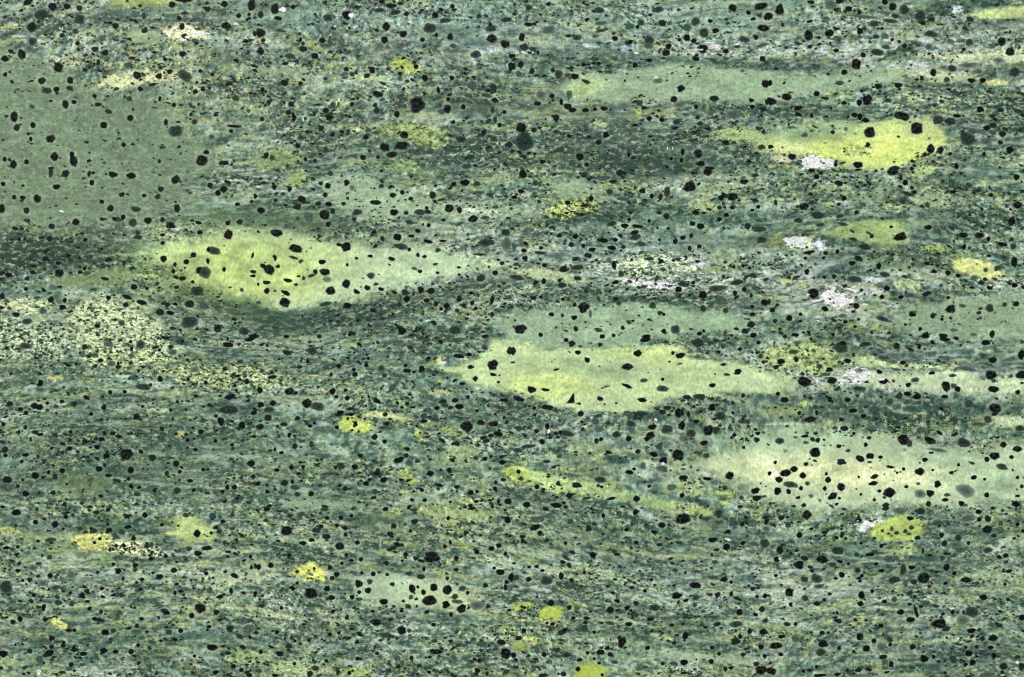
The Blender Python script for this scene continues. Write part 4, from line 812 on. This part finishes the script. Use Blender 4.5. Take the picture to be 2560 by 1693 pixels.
def joined(name, items, mat):
    vs_, fl, ll, cc, base = [], [], [], [], 0
    for (x, y, rx, ry, rot, tone, pv) in items:
        v, f, rim = pv
        c, s = math.cos(-math.radians(rot)), math.sin(-math.radians(rot))
        ax, ay = v[:, 0] * rx * S, v[:, 1] * ry * S
        ox, oy = world_xy(x, y)
        vs_.append(np.stack([ox + ax * c - ay * s, oy + ax * s + ay * c, TOP + v[:, 2]], -1))
        fl.extend(i + base for q in f for i in q); ll.extend(len(q) for q in f)
        loc = sample(TL, x, y)
        rc = loc * .80 + CORE[tone] * .20
        k = random.choice((.7, .9, 1.1, 1.5, 2.4))
        cc.append(CORE[tone] * k * (1 - rim[:, None]) + rc * rim[:, None])
        base += len(v)
    o = link(name, mesh(name, np.concatenate(vs_), np.array(fl), np.array(ll), mat, {'grain_colour': np.concatenate(cc)}), slab)
    o['kind'] = 'stuff'
    return o

rest = [cry[i] + (random.choice(protos[cry[i][5]]),) for i in range(len(cry)) if i not in single]
joined('small_crystals', rest, GRAIN)

TS_ = []
def small_body(n):
    P = np.array(outline(n)) * np.random.default_rng(n + len(TS_)).uniform(.7, 1.25, (n, 1)); TS_.append(0); v, rim = [], []
    for s, z, r in ((1.06, -1.2e-4, 1.), (1.06, .048e-3, .8), (.78, .056e-3, .05)):
        for x, y in P:
            v.append((x * s, -y * s, z)); rim.append(r)
    v.append((0, 0, .066e-3)); rim.append(0)
    f = []
    for a in range(2):
        for k in range(n):
            k2 = (k + 1) % n
            f.append((a * n + k2, a * n + k, (a + 1) * n + k, (a + 1) * n + k2))
    for k in range(n):
        f.append((2 * n + (k + 1) % n, 2 * n + k, 3 * n))
    return np.array(v), f, np.array(rim)
sp = [small_body(random.choice((5, 6))) for _ in range(60)]
specks = []
clump = fbm(X / 70, V / 20, 4) * 1.6
CL = lambda x, y: float(sample(clump, x, y)) + .28
tries = 0
while len(specks) < 26000 and tries < 420000:
    tries += 1
    x, y = random.uniform(-800, W + 800), random.uniform(-600, H + 600)
    m = sample(M, x, y)
    if not (-10 < x < W + 10 and -10 < y < H + 10) and random.random() > .28:
        continue
    if random.random() > min(1, m) ** 1.5 * (.14 + 2.0 * max(0., CL(x, y))):
        continue
    r = min(8.5, max(1.6, random.lognormvariate(.98, .44)))
    tone = random.choices('dgf', (6, 5, 2))[0]
    specks.append((x, y, r * random.uniform(1.0, 1.6), r * random.uniform(.65, 1.0), random.uniform(-25, 30), tone, random.choice(sp)))
joined('dark_specks', specks, GRAIN)

# white flecks, each its own small body: mineral chips and painted glints
for it in FLECKS.replace('\n', ';').split(';'):
    p = it.split()
    if not p:
        continue
    x, y, rx, ry, rot = map(float, p[1:])
    x, y = qpt(p[0], x, y)
    n = 9
    v, f, rim = body([(px * random.uniform(.7, 1.1), py * random.uniform(.6, 1.2)) for px, py in outline(n)], 0)
    v = v * np.array((rx * QS * S, ry * QS * S, 1.1))
    o = link('white_fleck', mesh('white_fleck', v, np.array([i for q in f for i in q]), [len(q) for q in f], WHITE), slab)
    ox, oy = world_xy(x, y)
    o.location = (ox, oy, TOP); o.rotation_euler = (0, 0, -math.radians(rot))

for (x, y, rx, ry, n_) in ((1626, 668, 190, 44, 34), (2092, 745, 80, 34, 22), (2045, 405, 55, 18, 10), (2010, 608, 60, 22, 12), (2150, 938, 60, 24, 14), (2170, 1310, 40, 18, 8), (1750, 118, 120, 12, 8), (490, 85, 55, 20, 8)):
    for k in range(n_):
        a, q = random.uniform(0, 6.28), math.sqrt(random.random())
        w_ = random.uniform(3, 11)
        v, f, rim = body([(px * random.uniform(.6, 1.1), py * random.uniform(.6, 1.1)) for px, py in outline(7)], 0)
        v = v * np.array((w_ * S, w_ * random.uniform(.2, .45) * S, 1.1))
        o = link('white_fleck', mesh('white_fleck', v, np.array([i for q_ in f for i in q_]), [len(q_) for q_ in f], WHITE), slab)
        ox, oy = world_xy(x + rx * q * math.cos(a), y + ry * q * math.sin(a))
        o.location = (ox, oy, TOP); o.rotation_euler = (0, 0, random.uniform(-.3, .2))

# hairline scratches: shallow raised-burr lines on the polish
for it in SCRATCHES.split(';'):
    p = it.split()
    (x0, y0), (x1, y1) = qpt(p[0], float(p[1]), float(p[2])), qpt(p[0], float(p[3]), float(p[4]))
    ax, ay = world_xy(x0, y0); bx, by = world_xy(x1, y1)
    L = math.hypot(bx - ax, by - ay); ux, uy = (bx - ax) / L, (by - ay) / L
    v = []
    N = 8
    for k in range(N + 1):
        t = k / N; w_ = .11e-3 * (.35 + .65 * math.sin(math.pi * t)) * random.uniform(.7, 1.1)
        jx = random.uniform(-.05e-3, .05e-3)
        mx, my = ax + (bx - ax) * t + jx, ay + (by - ay) * t
        for sgn, z in ((-1, -.08e-3), (0, .05e-3), (1, -.08e-3)):
            v.append((mx - uy * w_ * sgn - ax, my + ux * w_ * sgn - ay, z + .05e-3))
    f = []
    for k in range(N):
        for s_ in (0, 1):
            a = k * 3 + s_
            f.append((a, a + 1, a + 4, a + 3))
    link('scratch', mesh('scratch', np.array(v), np.array([i for q in f for i in q]), [4] * len(f), SCR), slab, (ax, ay, TOP))
